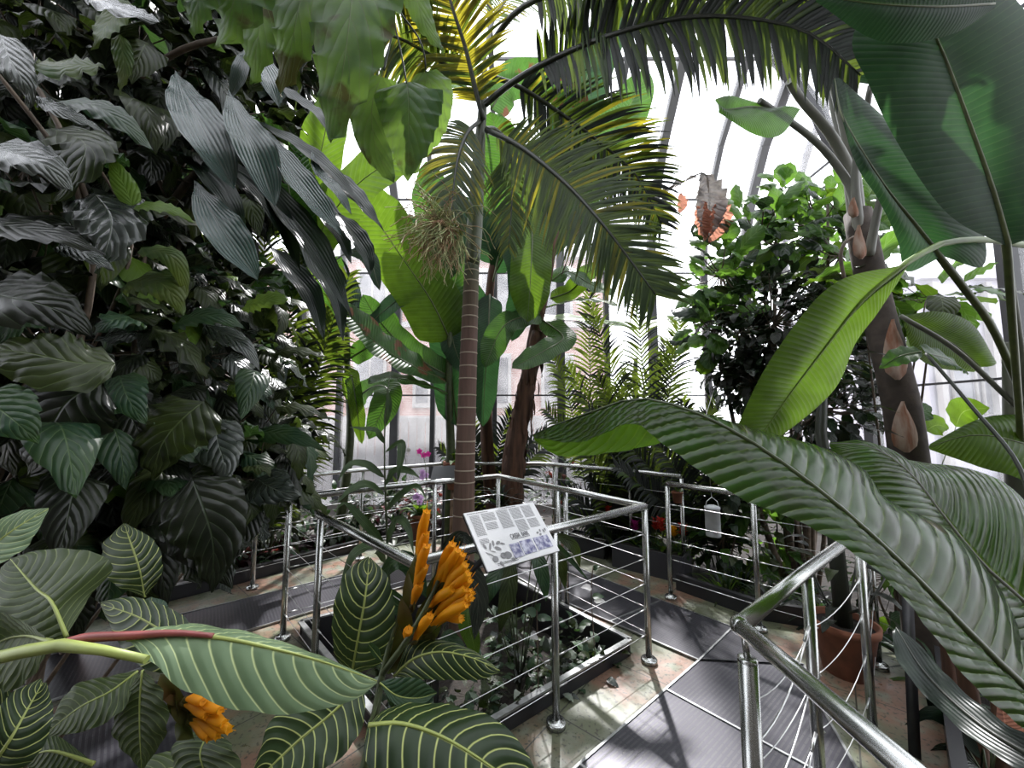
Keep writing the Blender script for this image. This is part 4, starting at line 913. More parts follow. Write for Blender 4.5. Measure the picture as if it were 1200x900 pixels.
banana('banana by the window showing one flat lime leaf behind the palm fronds', V((2.2, 6.6, -.5)), [(745, 500, 6.5), (745, 420, 6.5)], .08, [
    ([(745, 385, 6.5), (700, 375, 6.3), (650, 372, 6.1), (600, 380, 6.0)], .2, (0, -.5, .85), 'banana_lime'),
    ([(745, 385, 6.5), (780, 375, 6.3), (820, 372, 6.1), (860, 385, 6.0)], .2, (0, -.5, .85), 'banana_lime')])
banana('banana with broad sunlit leaves reaching behind the hanging heart-leaved vine', V((-2.6, 4.7, -.3)), [(352, 520, 4.7), (350, 420, 4.7), (352, 340, 4.6)], .06, [
    ([(352, 345, 4.5), (372, 280, 3.6), (420, 215, 3.4), (500, 165, 3.3)], .3, (.1, -1, .3), 'banana_lime'),
    ([(352, 345, 4.5), (345, 260, 3.6), (330, 190, 3.5), (300, 130, 3.4)], .28, F, 'banana'),
    ([(352, 345, 4.5), (362, 240, 3.7), (380, 160, 3.6), (390, 90, 3.5)], .26, F, 'banana_lime'),
    ([(352, 360, 4.5), (330, 320, 3.6), (300, 320, 3.4), (285, 370, 3.3)], .18, F, 'banana'),
    ([(352, 345, 4.5), (400, 300, 3.7), (430, 300, 3.5), (445, 340, 3.4)], .1, (.1, -.8, .5), 'banana_dark')])
# withered leaf hanging over the window
wl = thing('withered_banana_leaf', 'withered grey and rust-brown leaf hanging from its bent stalk against the white glass', 'leaf', tuple(P(760, 235, 4.4)))
mb = MB(); rib_leaf(mb, PX([(758, 236, 4.4), (780, 226, 4.3), (805, 212, 4.2), (826, 204, 4.1)]), .11, (0, -.6, .8), 'lance', 14, 3, .3, wav=.2); mb.build('blade', M['deadgrey'], wl)
mb = MB(); rib_leaf(mb, PX([(822, 202, 4.1), (832, 225, 4.05), (830, 250, 4.0), (826, 282, 4.0)]), .17, (0, -1, 0), 'ellip', 18, 4, .3, wav=.25, wk=16, corr=.05, ck=9); mb.build('blade', M['deadgrey'], wl)
mb = MB(); rib_leaf(mb, PX([(842, 230, 4.1), (844, 250, 4.05), (838, 268, 4.0), (832, 284, 4.0)]), .13, (0.2, -1, 0), 'ellip', 18, 4, .3, wav=.3, wk=14, corr=.06, ck=8); mb.build('blade', M['dead'], wl)
mb = MB(); rib_leaf(mb, PX([(798, 226, 4.2), (799, 238, 4.15), (796, 250, 4.1)]), .06, (0, -1, 0), 'ellip', 10, 3, .3, wav=.3, corr=.06, ck=8); mb.build('blade', M['dead'], wl)
mb = MB(); rib_leaf(mb, PX([(824, 235, 4.0), (822, 255, 3.98), (826, 282, 3.98)]), .09, (0, -1, 0), 'ellip', 12, 3, .3, wav=.3, corr=.06, ck=8); mb.build('blade', M['dead'], wl)
mb = MB(); mb.tube(PX([(655, 330, 4.9), (690, 250, 4.7), (740, 238, 4.5), (790, 218, 4.25), (826, 203, 4.1), (830, 240, 4.03)], 24), .008, 6); mb.build('stalk', M['stem_brown'], wl)
# ------------------------------------------------------------------ shrubs made of many separately turned leaves
def leafproto(name, L, W, prof, fold, wav, curl, mats, nu=9, nv=2, seed=1, droop=.25):
    """single leaf mesh lying along +X, upper side +Z"""
    mb = MB(); rib_leaf(mb, [(0, 0, 0), (L*.33, 0, L*.04), (L*.66, 0, -L*droop*.25), (L, 0, -L*droop)], W, (0, 0, 1), prof, nu, nv, fold, curl, wav, 7, ph=seed)
    return mb
def place(mbt, src, loc, X, N, s, m=0):
    """append a copy of leaf src into mbt with its own direction, lean and size"""
    X = X.normalized(); Y = N.cross(X)
    if Y.length < 1e-4: Y = V((0, 1, 0))
    Y.normalize(); Z = X.cross(Y); o = len(mbt.v)
    for (x, y, z), uv in zip(src.v, src.uv):
        mbt.v.append(tuple(loc+(X*x+Y*y+Z*z)*s)); mbt.uv.append(uv)
    for f in src.f: mbt.f.append(tuple(i+o for i in f)); mbt.m.append(m); mbt.sm.append(True)
def orient(rr, out, droop, jit=.5):
    X = (out+V((rr.uniform(-jit, jit), rr.uniform(-jit, jit), rr.uniform(-jit, jit)-droop))).normalized()
    N = (V((0, 0, 1))+out*.35+V((rr.uniform(-jit, jit), rr.uniform(-jit, jit), 0))*.8).normalized()
    return X, N
def shrub(name, label, cat, base, blobs, n, L, W, prof, mats, weights, droop=.2, seed=1, group=None, fold=.2, wav=.15, stem_r=.012, stemmat='stem_brown', nu=8, view=None, kind=None, curl=.2, fill=.45, sep=0, jit=.5, face=None):
    """blobs: [(centre, (rx, ry, rz))]: leaves sit mostly on the skins of the blobs, stems run from base to them"""
    rr = random.Random(seed); root = thing(name, label, cat, tuple(base), group)
    protos = [leafproto('', L, W, prof, fold, wav, curl, 0, nu, 2, k*1.7, droop=.12+.2*k) for k in range(3)]
    mb = MB(); vol = [b[1][0]*b[1][1]*b[1][2] for b in blobs]; sm_ = MB()
    for (c, r) in blobs:
        c = V(c); b0 = V(base)+V((rr.uniform(-.05, .05), rr.uniform(-.05, .05), 0))
        sm_.tube(crom([b0, b0.lerp(c, .5)+V((rr.uniform(-.1, .1), rr.uniform(-.1, .1), .1)), c], 8), [stem_r*(1.3-.9*k/7) for k in range(8)], 6)
    leafmesh = {}
    for i in range(n+sep):
        k = rr.choices(range(len(blobs)), [v**.67 for v in vol])[0]; c, r = V(blobs[k][0]), blobs[k][1]
        d = V((rr.gauss(0, 1), rr.gauss(0, 1), rr.gauss(0, 1))).normalized(); q = fill+(1.02-fill)*rr.random()**.6
        p = c+V((d.x*r[0], d.y*r[1], d.z*r[2]))*q
        X, N = orient(rr, d, droop, jit)
        m = rr.choices(range(len(mats)), weights)[0]
        if face is not None: N = (N+V(face)).normalized()
        if i < sep:
            if view is None or True:
                p = p+(V((0, 0, EYE))-p).normalized()*r[1]*.35
            kk = (rr.randrange(3), m)
            if kk not in leafmesh:
                t_ = MB(); place(t_, protos[kk[0]], V((0, 0, 0)), V((1, 0, 0)), V((0, 0, 1)), 1, 0)
                o_ = t_.build('leaf', M[mats[m]]); o_.parent = root; leafmesh[kk] = o_.data
            else:
                o_ = bpy.data.objects.new('leaf', leafmesh[kk]); COL.objects.link(o_); o_.parent = root
            Y = N.cross(X).normalized(); Z = X.cross(Y); s_ = rr.uniform(.75, 1.2)
            o_.matrix_local = Matrix.Translation(p-V(base)) @ Matrix((X*s_, Y*s_, Z*s_)).transposed().to_4x4()
            continue
        place(mb, rr.choice(protos), p, X, N, rr.uniform(.7, 1.15), m)
        if rr.random() < .25: sm_.tube([p, p.lerp(c, .5)-V((0, 0, .03)), p.lerp(c, .9)], stem_r*.25, 4, cap=False)
    if mb.f: mb.build('foliage', [M[x] for x in mats], root)
    sm_.build('stems', M[stemmat], root)
    return root
def Bp(x, y, d, r, rd=None):
    """blob at a pixel with pixel radii (rx, ry) turned to metres"""
    s = d/FPX; return (P(x, y, d), (r[0]*s, rd if rd else (r[0]+r[1])/2*s, r[1]*s))
# fiddle-leaf fig
b = P(925, 560, 4.1); b.z = -.5
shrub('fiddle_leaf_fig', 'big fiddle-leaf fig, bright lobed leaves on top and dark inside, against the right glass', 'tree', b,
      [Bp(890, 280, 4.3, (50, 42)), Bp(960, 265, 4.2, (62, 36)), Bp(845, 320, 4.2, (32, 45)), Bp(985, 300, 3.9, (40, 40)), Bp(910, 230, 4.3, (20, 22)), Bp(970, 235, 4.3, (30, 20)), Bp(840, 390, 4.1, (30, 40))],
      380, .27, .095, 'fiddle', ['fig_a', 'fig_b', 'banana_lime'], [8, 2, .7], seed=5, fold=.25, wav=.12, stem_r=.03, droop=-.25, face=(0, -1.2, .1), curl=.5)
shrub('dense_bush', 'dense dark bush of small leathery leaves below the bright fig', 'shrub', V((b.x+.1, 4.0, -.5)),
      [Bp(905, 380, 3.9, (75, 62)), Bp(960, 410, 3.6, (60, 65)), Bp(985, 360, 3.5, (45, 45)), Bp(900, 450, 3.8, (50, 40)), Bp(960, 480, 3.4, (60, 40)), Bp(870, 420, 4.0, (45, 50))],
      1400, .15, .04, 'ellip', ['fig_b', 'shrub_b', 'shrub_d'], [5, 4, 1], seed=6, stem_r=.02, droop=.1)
shrub('broadleaf_bush', 'bright green broad leaves between the scarred trunk and the right-hand glass', 'shrub', V((3.0, 3.1, -.5)),
      [Bp(1085, 352, 2.9, (40, 20)), Bp(1035, 330, 2.9, (30, 35)), Bp(1010, 345, 3.0, (30, 40)), Bp(1095, 350, 2.8, (35, 25))], 60, .26, .085, 'ellip', ['banana_lime', 'fig_a', 'shrub_a'], [2, 4, 2], seed=8, stem_r=.012)
# ------------------------------------------------------------------ the dark mass on the left
def one(root, mid, W, N, mat, prof='ovate', name='leaf', label=None, stem=None, nu=14, nv=3, sm='stem_brown', sr=.003, **kw):
    mb = MB(); rib_leaf(mb, PX(mid), W, N, prof, nu, nv, **kw); o = mb.build(name, M[mat], root)
    if stem: m2 = MB(); m2.tube(PX(stem+[mid[0]], 8), sr, 6); m2.build('stalk', M[sm], o)
    if label: o['label'] = label
    return o
# broad hanging vine leaves at the top
hv = thing('heart_leaf_vine', 'vine hanging from above with large soft heart-shaped leaves left of the palm crown', 'vine', tuple(P(440, -60, 1.35)))
mb = MB()
for q in ([(440, -60, 1.35), (458, 0, 1.3), (463, 30, 1.3), (470, 62, 1.3), (477, 100, 1.3)], [(446, -60, 1.35), (464, 5, 1.3), (488, 40, 1.32), (497, 62, 1.32), (499, 85, 1.35)], [(463, 30, 1.3), (456, 55, 1.3), (450, 82, 1.3)], [(300, -80, 1.35), (350, -40, 1.35), (440, -60, 1.35)]):
    mb.tube(PX(q, 14), .0035, 6)
mb.build('stem', M['stem_dark'], hv)
FC = (.1, -1, .1)
for mid, W, mt in (([(477, 96, 1.3), (479, 120, 1.27), (479, 160, 1.26), (478, 212, 1.28)], .125, 'heart'), ([(499, 84, 1.36), (507, 110, 1.36), (506, 150, 1.38), (495, 185, 1.42)], .085, 'heart'),
                   ([(446, 90, 1.36), (436, 125, 1.36), (440, 170, 1.38), (462, 215, 1.42)], .10, 'heart'), ([(425, -70, 1.2), (415, -20, 1.12), (405, 60, 1.08), (388, 168, 1.1)], .17, 'heart'),
                   ([(368, -60, 1.25), (352, 0, 1.2), (340, 60, 1.2), (328, 112, 1.24)], .12, 'heart'), ([(300, -60, 1.1), (280, -20, 1.05), (268, 20, 1.05), (250, 58, 1.1)], .13, 'heart'),
                   ([(245, -60, 1.0), (235, -20, 1.0), (230, 15, 1.0), (227, 45, 1.02)], .07, 'heart'), ([(318, -50, 1.3), (308, 10, 1.3), (300, 60, 1.3), (296, 100, 1.35)], .12, 'heart'),
                   ([(470, -50, 1.3), (485, -10, 1.3), (500, 30, 1.3), (520, 62, 1.3)], .06, 'heart')):
    one(hv, mid, W, FC, mt, 'heart', nu=20, nv=5, fold=.05, curl=.25, wav=.14, wk=14)
# silvery drooping leaves
sl = thing('cordyline', 'plant with long drooping silvery-green leaves hanging in a row at upper left', 'plant', tuple(V((-2.3, 1.9, -.5))))
crn = P(285, 150, 1.6)
mb = MB(); mb.tube(crom([V((-2.3, 1.9, -.5)), P(120, 400, 1.9), P(200, 240, 1.75), crn], 20), [.03-.015*i/19 for i in range(20)], 8)
mb.tube(crom([P(200, 240, 1.75), P(150, 120, 1.6), P(210, 60, 1.5), P(300, 40, 1.45)], 14), .012, 7); mb.build('stem', M['stem_brown'], sl)
def sleaf(mid, W, mt='silver', N=(.5, -.8, .35), **kw):
    one(sl, mid, W, N, mt, 'obov' if mt == 'silver' else 'lance', nu=22, nv=4, **dict(dict(fold=.28, wav=.07, curl=.0), **kw))
sleaf([(205, 82, 1.4), (216, 110, 1.35), (232, 140, 1.3), (252, 178, 1.28), (274, 222, 1.3)], .082)
sleaf([(268, 105, 1.4), (280, 140, 1.35), (300, 178, 1.32), (322, 242, 1.33)], .07)
sleaf([(308, 148, 1.45), (335, 190, 1.4), (365, 232, 1.38), (400, 276, 1.4)], .06, N=(.4, -.7, .6))
sleaf([(228, 212, 1.35), (248, 248, 1.3), (272, 285, 1.28), (302, 328, 1.3)], .068)
sleaf([(298, 48, 1.5), (310, 80, 1.45), (318, 100, 1.42), (327, 126, 1.42)], .05)
sleaf([(290, 55, 1.5), (284, 75, 1.45), (278, 95, 1.44), (270, 116, 1.45)], .028)
sleaf([(365, 175, 1.6), (372, 200, 1.55), (395, 225, 1.5), (412, 252, 1.5)], .03, N=(.4, -.7, .6))
for q, W in (([(300, 200, 1.7), (335, 245, 1.65), (375, 300, 1.6), (412, 372, 1.6)], .075), ([(372, 190, 1.7), (400, 215, 1.65), (428, 245, 1.6), (449, 270, 1.6)], .06), ([(396, 250, 1.7), (415, 275, 1.65), (430, 300, 1.62), (434, 324, 1.62)], .055),
             ([(340, 200, 1.8), (365, 230, 1.75), (395, 270, 1.7), (412, 310, 1.7)], .07), ([(290, 140, 1.7), (330, 160, 1.65), (380, 195, 1.6), (430, 250, 1.6)], .06), ([(250, 130, 1.7), (300, 165, 1.6), (340, 200, 1.55), (372, 250, 1.5)], .06),
             ([(330, 100, 1.6), (350, 120, 1.55), (372, 135, 1.5), (390, 160, 1.5)], .05), ([(240, 180, 1.6), (290, 210, 1.6), (330, 260, 1.6), (352, 320, 1.6)], .06), ([(200, 170, 1.6), (240, 200, 1.55), (270, 240, 1.5), (288, 290, 1.5)], .06), ([(352, 260, 1.9), (372, 310, 1.85), (395, 350, 1.8), (402, 400, 1.8)], .06),
             ([(320, 290, 1.8), (345, 320, 1.75), (366, 350, 1.7), (380, 400, 1.7)], .06)):
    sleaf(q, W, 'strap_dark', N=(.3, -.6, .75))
# individually seen leaves of the tall shrub
ls = thing('broadleaf_shrub', 'tall dark broad-leaved shrub filling the left edge, with a few lime young leaves', 'shrub', (-2.0, 1.2, -.55))
mb = MB()
for q, r in (([(-40, 700, 1.2), (60, 500, 1.2), (110, 300, 1.15), (60, 130, 1.1), (-30, 20, 1.1)], .012), ([(110, 300, 1.15), (80, 200, 1.1), (0, 90, 1.0), (-40, 50, 1.0)], .009), ([(60, 500, 1.3), (140, 340, 1.3), (150, 260, 1.3), (90, 160, 1.2), (30, 90, 1.15)], .007), ([(0, 620, 1.4), (100, 520, 1.5), (240, 520, 1.6), (300, 480, 1.7)], .01), ([(-20, 800, 1.3), (130, 600, 1.4), (150, 460, 1.4), (170, 300, 1.4)], .012)):
    mb.tube(PX(q, 18), [r*(1-.5*i/17) for i in range(18)], 7)
mb.build('stem', M['stem_brown'], ls)
FF = (.3, -.85, .5)
for mid, W, mt, kw in (
    ([(122, 78, .95), (95, 76, .93), (70, 76, .92), (48, 72, .93)], .062, 'shrub_olive', dict(prof='ellip')),
    ([(90, -20, 1.0), (120, 0, .98), (155, 14, .96), (188, 26, .97)], .05, 'shrub_d', dict(prof='obov')),
    ([(156, 242, 1.1), (149, 225, 1.1), (140, 205, 1.1), (130, 182, 1.12)], .032, 'shrub_c', {}), ([(156, 242, 1.1), (178, 240, 1.08), (205, 247, 1.06), (229, 262, 1.06)], .03, 'shrub_c', {}),
    ([(282, 362, 1.4), (300, 354, 1.38), (318, 350, 1.36), (338, 352, 1.36)], .052, 'shrub_c', dict(prof='ellip')), ([(205, 380, 1.3), (230, 370, 1.25), (260, 372, 1.22), (288, 386, 1.22)], .055, 'shrub_g', {}),
    ([(268, 452, 1.5), (274, 456, 1.5), (282, 464, 1.5)], .03, 'shrub_c', dict(prof='ellip')),
    ([(70, 118, 1.0), (105, 122, .98), (140, 140, .96), (180, 178, .96)], .05, 'shrub_g', {}), ([(42, 112, .9), (70, 128, .9), (100, 142, .92), (125, 155, .95)], .025, 'shrub_d', dict(prof='lance')),
    ([(165, 380, 1.1), (148, 372, 1.05), (125, 378, 1.0), (108, 392, 1.0)], .05, 'shrub_g', {}), ([(140, 440, 1.1), (145, 455, 1.06), (155, 475, 1.04), (172, 498, 1.05)], .055, 'shrub_g', {}),
    ([(240, 470, 1.2), (215, 490, 1.15), (190, 520, 1.12), (178, 562, 1.12)], .11, 'shrub_a', {}), ([(250, 490, 1.3), (256, 520, 1.25), (262, 545, 1.2), (250, 570, 1.2)], .075, 'shrub_d', {}),
    ([(150, 330, 1.2), (185, 330, 1.15), (205, 350, 1.12), (215, 370, 1.12)], .07, 'shrub_olive', {}), ([(135, 425, .95), (90, 425, .9), (40, 415, .86), (-30, 405, .85)], .085, 'shrub_a', {}),
    ([(-40, 340, .9), (20, 350, .88), (70, 365, .9), (108, 395, .95)], .10, 'shrub_b', {}), ([(120, 450, 1.0), (80, 470, .95), (50, 520, .93), (30, 560, .95)], .12, 'shrub_b', {}),
    ([(-30, 460, .8), (0, 480, .8), (25, 500, .8), (45, 520, .82)], .06, 'shrub_g', {}), ([(-20, 170, .9), (20, 180, .88), (55, 195, .88), (85, 225, .9)], .075, 'shrub_d', {}),
    ([(60, 150, 1.1), (100, 170, 1.05), (80, 215, 1.0), (60, 240, 1.0)], .08, 'shrub_a', {}), ([(110, 225, 1.1), (130, 255, 1.05), (125, 290, 1.02), (110, 320, 1.02)], .10, 'shrub_d', {}),
    ([(-30, 260, 1.0), (30, 268, .95), (80, 280, .93), (125, 300, .94)], .05, 'shrub_b', {}), ([(70, 285, 1.0), (90, 292, .98), (115, 305, .97), (135, 318, .98)], .035, 'shrub_d', {}),
    ([(165, 290, 1.2), (200, 300, 1.15), (215, 330, 1.15), (218, 350, 1.15)], .04, 'shrub_olive', {}), ([(300, 505, 1.6), (330, 508, 1.5), (355, 515, 1.45), (382, 528, 1.42)], .05, 'shrub_g', {}),
    ([(300, 560, 1.5), (315, 570, 1.4), (335, 578, 1.36), (354, 582, 1.35)], .085, 'shrub_d', {}), ([(240, 380, 1.3), (270, 395, 1.25), (290, 410, 1.22), (305, 435, 1.2)], .04, 'shrub_d', {}),
    ([(150, 0, 1.2), (128, 25, 1.15), (115, 45, 1.1), (108, 60, 1.1)], .04, 'shrub_olive', {}), ([(0, 40, .9), (12, 70, .88), (30, 100, .88), (36, 130, .9)], .045, 'shrub_d', {}),
    ([(200, 600, 1.2), (225, 615, 1.15), (250, 650, 1.12), (272, 690, 1.12)], .09, 'shrub_b', {}), ([(225, 560, 1.1), (240, 600, 1.06), (250, 640, 1.05), (248, 695, 1.05)], .10, 'shrub_b', {}),
    ([(140, 40, 1.2), (142, 55, 1.2), (145, 80, 1.2), (140, 110, 1.2)], .03, 'shrub_olive', {})):
    one(ls, mid, W, FF, mt, kw.pop('prof', 'ovate'), nu=16, nv=4, fold=.15, curl=.25, wav=.15, wk=11, **kw)
SA = ['shrub_a', 'shrub_b', 'shrub_d', 'shrub_g', 'shrub_c']
b = (-2.4, 1.55, -.55)
shrub('broadleaf_shrub', 'leafy shrub reaching out over the left railing with grey-sheened leaves', 'shrub', b,
      [Bp(240, 420, 1.7, (80, 70), .35), Bp(300, 500, 1.8, (60, 45), .3), Bp(230, 540, 1.6, (80, 60), .3), Bp(180, 330, 1.6, (90, 60), .3), Bp(300, 560, 1.7, (40, 45), .25), Bp(270, 350, 1.8, (50, 40), .3)],
      230, .19, .052, 'ovate', SA, [5, 4, 1.5, 3, .4], seed=11, sep=95, droop=.45, stem_r=.01, jit=.6, face=(.3, -.5, .3), wav=.25, curl=.4)
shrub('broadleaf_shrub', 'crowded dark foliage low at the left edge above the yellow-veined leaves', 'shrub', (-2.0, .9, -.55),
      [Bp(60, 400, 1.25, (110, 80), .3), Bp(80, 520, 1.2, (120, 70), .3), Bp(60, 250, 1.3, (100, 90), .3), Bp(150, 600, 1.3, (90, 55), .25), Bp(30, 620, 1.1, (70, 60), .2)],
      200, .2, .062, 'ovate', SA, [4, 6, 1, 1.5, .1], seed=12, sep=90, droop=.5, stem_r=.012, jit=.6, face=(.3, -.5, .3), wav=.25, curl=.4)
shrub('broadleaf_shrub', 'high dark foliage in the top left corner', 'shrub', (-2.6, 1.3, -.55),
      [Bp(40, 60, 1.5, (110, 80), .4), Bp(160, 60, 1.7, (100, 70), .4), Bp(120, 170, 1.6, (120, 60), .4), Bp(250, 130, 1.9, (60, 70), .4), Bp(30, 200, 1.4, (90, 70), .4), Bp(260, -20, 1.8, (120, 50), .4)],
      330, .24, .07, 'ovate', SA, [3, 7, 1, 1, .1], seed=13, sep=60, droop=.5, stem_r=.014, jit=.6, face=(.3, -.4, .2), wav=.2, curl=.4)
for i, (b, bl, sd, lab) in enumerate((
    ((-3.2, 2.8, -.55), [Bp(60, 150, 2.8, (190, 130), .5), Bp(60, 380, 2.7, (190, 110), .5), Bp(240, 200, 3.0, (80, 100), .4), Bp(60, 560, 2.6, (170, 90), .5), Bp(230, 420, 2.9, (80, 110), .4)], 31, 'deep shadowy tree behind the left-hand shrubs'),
    ((-3.4, 2.0, -.55), [Bp(-200, 100, 2.2, (200, 200), .6), Bp(-200, 420, 2.2, (200, 180), .6), Bp(60, -60, 2.4, (260, 90), .5), Bp(-150, 650, 2.0, (180, 120), .5)], 32, 'dark tree added past the left edge of the frame to shade the shrubs'),  # mostly out of view, added to shade the left shrubs
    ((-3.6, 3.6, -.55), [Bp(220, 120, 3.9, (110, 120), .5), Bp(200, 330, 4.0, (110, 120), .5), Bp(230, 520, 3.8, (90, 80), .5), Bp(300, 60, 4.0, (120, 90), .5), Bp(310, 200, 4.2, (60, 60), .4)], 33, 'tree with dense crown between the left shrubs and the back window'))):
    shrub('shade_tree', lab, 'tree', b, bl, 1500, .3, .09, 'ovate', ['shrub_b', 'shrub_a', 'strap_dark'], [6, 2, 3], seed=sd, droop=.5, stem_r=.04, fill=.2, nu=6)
# ------------------------------------------------------------------ yellow-veined plant in the near left corner
sz = thing('sanchezia', 'near plant with yellow-veined leaves and upright orange flower spikes at lower left', 'flowering plant', (-.6, .5, -.55))
sz2 = thing('sanchezia', 'branch reaching in from the left edge with a large pale veined leaf and red midrib', 'flowering plant', (-1.15, .35, -.55))
def hero(root, mid, left, right, mat, rib, rr=.003, nu=34, bulge=.06, wav=.04, corr=.0012, ck=11, slant=.35, label=None, petiole=None, rrt=.15):
    return lleaf(root, mid, left, right, mat, rib=rib, rr=rr, nu=nu, nv=7, bulge=bulge, wav=wav, wk=11, corr=corr, ck=ck, slant=slant, label=label, petiole=petiole, rrt=rrt)
hero(sz2, [(150, 748, .47), (200, 744, .48), (260, 748, .49), (320, 760, .50), (380, 776, .51), (442, 798, .53)],
     [(150, 746, .47), (188, 734, .5), (235, 732, .52), (300, 743, .53), (370, 766, .53), (442, 797, .53)],
     [(150, 750, .47), (182, 780, .45), (215, 808, .45), (280, 832, .46), (350, 836, .48), (415, 820, .51), (442, 800, .53)],
     'sanch_under', 'lime', rr=.0036, label='large pale underside leaf with red midrib and yellow-green side veins')
mb = MB(); mb.tube(PX([(68, 758, .46), (100, 748, .465), (150, 745, .468), (205, 742, .478), (250, 745, .487)], 16), [.006-.0032*i/15 for i in range(16)], 10); mb.build('red_petiole', M['redstem'], sz2)
mb = MB(); mb.tube([V((-1.15, .35, -.55)), V((-1.05, .53, .6)), P(-60, 800, .5), P(-20, 775, .47), P(30, 763, .46), P(72, 756, .455), P(120, 762, .45), P(172, 773, .45)], [.012, .011, .008, .0075, .007, .0065, .005, .0042], 12); mb.build('stem', M['lime'], sz2)
hero(sz2, [(-60, 672, .5), (-20, 648, .5), (20, 618, .51), (57, 596, .53)], [(-60, 640, .5), (-20, 620, .5), (20, 600, .52), (57, 595, .53)], [(-60, 700, .48), (-15, 668, .48), (30, 642, .5), (57, 598, .53)], 'sanch_under', 'lime', rr=.0025, label='leaf tip poking in at the left edge')
hero(sz2, [(78, 746, .58), (60, 705, .6), (42, 690, .62), (12, 655, .66)], [(78, 748, .58), (40, 760, .58), (0, 720, .6), (0, 670, .65), (12, 656, .66)], [(78, 745, .58), (105, 700, .62), (132, 662, .64), (100, 645, .66), (50, 644, .67), (14, 654, .66)], 'sanch_dim', 'lime', rr=.0028)
hero(sz2, [(60, 752, .5), (30, 745, .55), (0, 752, .56), (-40, 780, .55)], [(60, 752, .5), (30, 730, .55), (-5, 720, .56), (-40, 775, .55)], [(60, 753, .5), (40, 790, .52), (5, 810, .53), (-40, 785, .55)], 'sanch_dim', 'lime')
hero(sz2, [(-15, 905, .5), (10, 870, .5), (30, 835, .52), (50, 800, .55)], [(-20, 900, .5), (-10, 850, .5), (10, 815, .52), (48, 795, .55)], [(-10, 915, .5), (40, 890, .5), (62, 840, .52), (55, 800, .55)], 'sanch', 'lime', rr=.003)
hero(sz2, [(34, 870, .55), (15, 850, .54), (-5, 835, .53), (-40, 822, .52)], [(34, 870, .55), (30, 830, .54), (0, 805, .54), (-40, 815, .52)], [(34, 872, .55), (10, 890, .54), (-10, 880, .52), (-40, 835, .52)], 'sanch', 'lime')
# dark veined leaves
hero(sz, [(412, 792, .78), (420, 745, .77), (428, 700, .78), (433, 655, .82)], [(412, 792, .78), (392, 765, .77), (391, 710, .77), (408, 668, .8), (432, 652, .82)], [(413, 792, .78), (448, 775, .76), (463, 735, .76), (456, 680, .79), (434, 653, .82)], 'sanch', 'lime', label='dark upright leaf with yellow herringbone veins')
hero(sz, [(462, 792, .75), (485, 772, .74), (515, 764, .73), (550, 770, .72), (586, 786, .72)], [(462, 791, .75), (478, 756, .76), (505, 748, .77), (550, 760, .75), (586, 785, .72)], [(464, 793, .75), (490, 796, .72), (530, 797, .71), (565, 796, .71), (586, 787, .72)], 'sanch', 'lime')
hero(sz, [(432, 850, .62), (470, 848, .62), (515, 862, .62), (560, 888, .61), (625, 935, .6)], [(432, 849, .62), (458, 828, .66), (515, 824, .68), (580, 842, .66), (622, 890, .62), (628, 930, .6)], [(430, 852, .62), (428, 890, .58), (460, 940, .56), (530, 970, .56), (620, 940, .6)], 'sanch', 'lime', rr=.0036, label='big dark leaf at the bottom edge with bold yellow veins')
hero(sz, [(425, 800, .68), (390, 835, .66), (350, 868, .64), (300, 915, .62)], [(425, 800, .68), (375, 810, .68), (322, 838, .66), (296, 905, .62)], [(427, 802, .68), (425, 850, .64), (390, 895, .61), (310, 930, .6)], 'sanch', 'lime', rr=.0032)
hero(sz, [(445, 800, .7), (465, 815, .7), (490, 818, .7), (512, 812, .7)], [(445, 799, .7), (460, 795, .71), (490, 795, .71), (512, 811, .7)], [(445, 801, .7), (462, 825, .69), (490, 828, .69), (512, 813, .7)], 'shrub_g', 'lime', rr=.0015, corr=0)
hero(sz, [(448, 775, .74), (440, 765, .73), (432, 755, .72)], [(448, 774, .74), (444, 760, .73), (434, 752, .72)], [(448, 776, .74), (438, 770, .73), (431, 757, .72)], 'shrub_g', 'lime', rr=.001, nu=10, corr=0)
hero(sz, [(170, 700, .9), (164, 668, .9), (155, 640, .92), (146, 615, .95)], [(170, 700, .9), (128, 680, .9), (120, 640, .93), (146, 612, .95)], [(170, 700, .9), (190, 670, .9), (182, 635, .93), (147, 613, .95)], 'sanch', 'lime', rr=.002)
hero(sz2, [(162, 786, .62), (130, 810, .6), (95, 828, .59), (50, 862, .58)], [(162, 785, .62), (130, 792, .62), (85, 805, .61), (50, 860, .58)], [(163, 788, .62), (145, 830, .58), (105, 855, .57), (52, 864, .58)], 'sanch_dim', 'lime', rr=.002)
hero(sz2, [(167, 785, .6), (164, 825, .59), (164, 860, .58), (166, 902, .58)], [(167, 785, .6), (142, 820, .6), (132, 860, .59), (163, 900, .58)], [(168, 785, .6), (190, 810, .58), (196, 855, .57), (168, 902, .58)], 'sanch_dim', 'lime', rr=.002)
hero(sz2, [(250, 850, .66), (235, 880, .64), (240, 905, .63), (250, 940, .62)], [(250, 850, .66), (205, 870, .66), (208, 920, .63), (248, 940, .62)], [(251, 850, .66), (275, 880, .62), (282, 920, .6), (252, 940, .62)], 'sanch_dim', 'lime', rr=.002)
hero(sz2, [(238, 765, .7), (200, 745, .72), (160, 722, .75), (118, 708, .78)], [(238, 765, .7), (215, 722, .74), (160, 700, .78), (118, 705, .78)], [(238, 767, .7), (200, 790, .7), (150, 770, .72), (118, 710, .78)], 'sanch', 'lime', rr=.002)
hero(sz2, [(175, 740, .8), (175, 720, .8), (178, 700, .82)], [(175, 740, .8), (158, 722, .8), (164, 706, .82), (178, 699, .82)], [(175, 740, .8), (196, 728, .8), (195, 706, .82), (178, 700, .82)], 'shrub_g', 'lime', rr=.0015, nu=14)
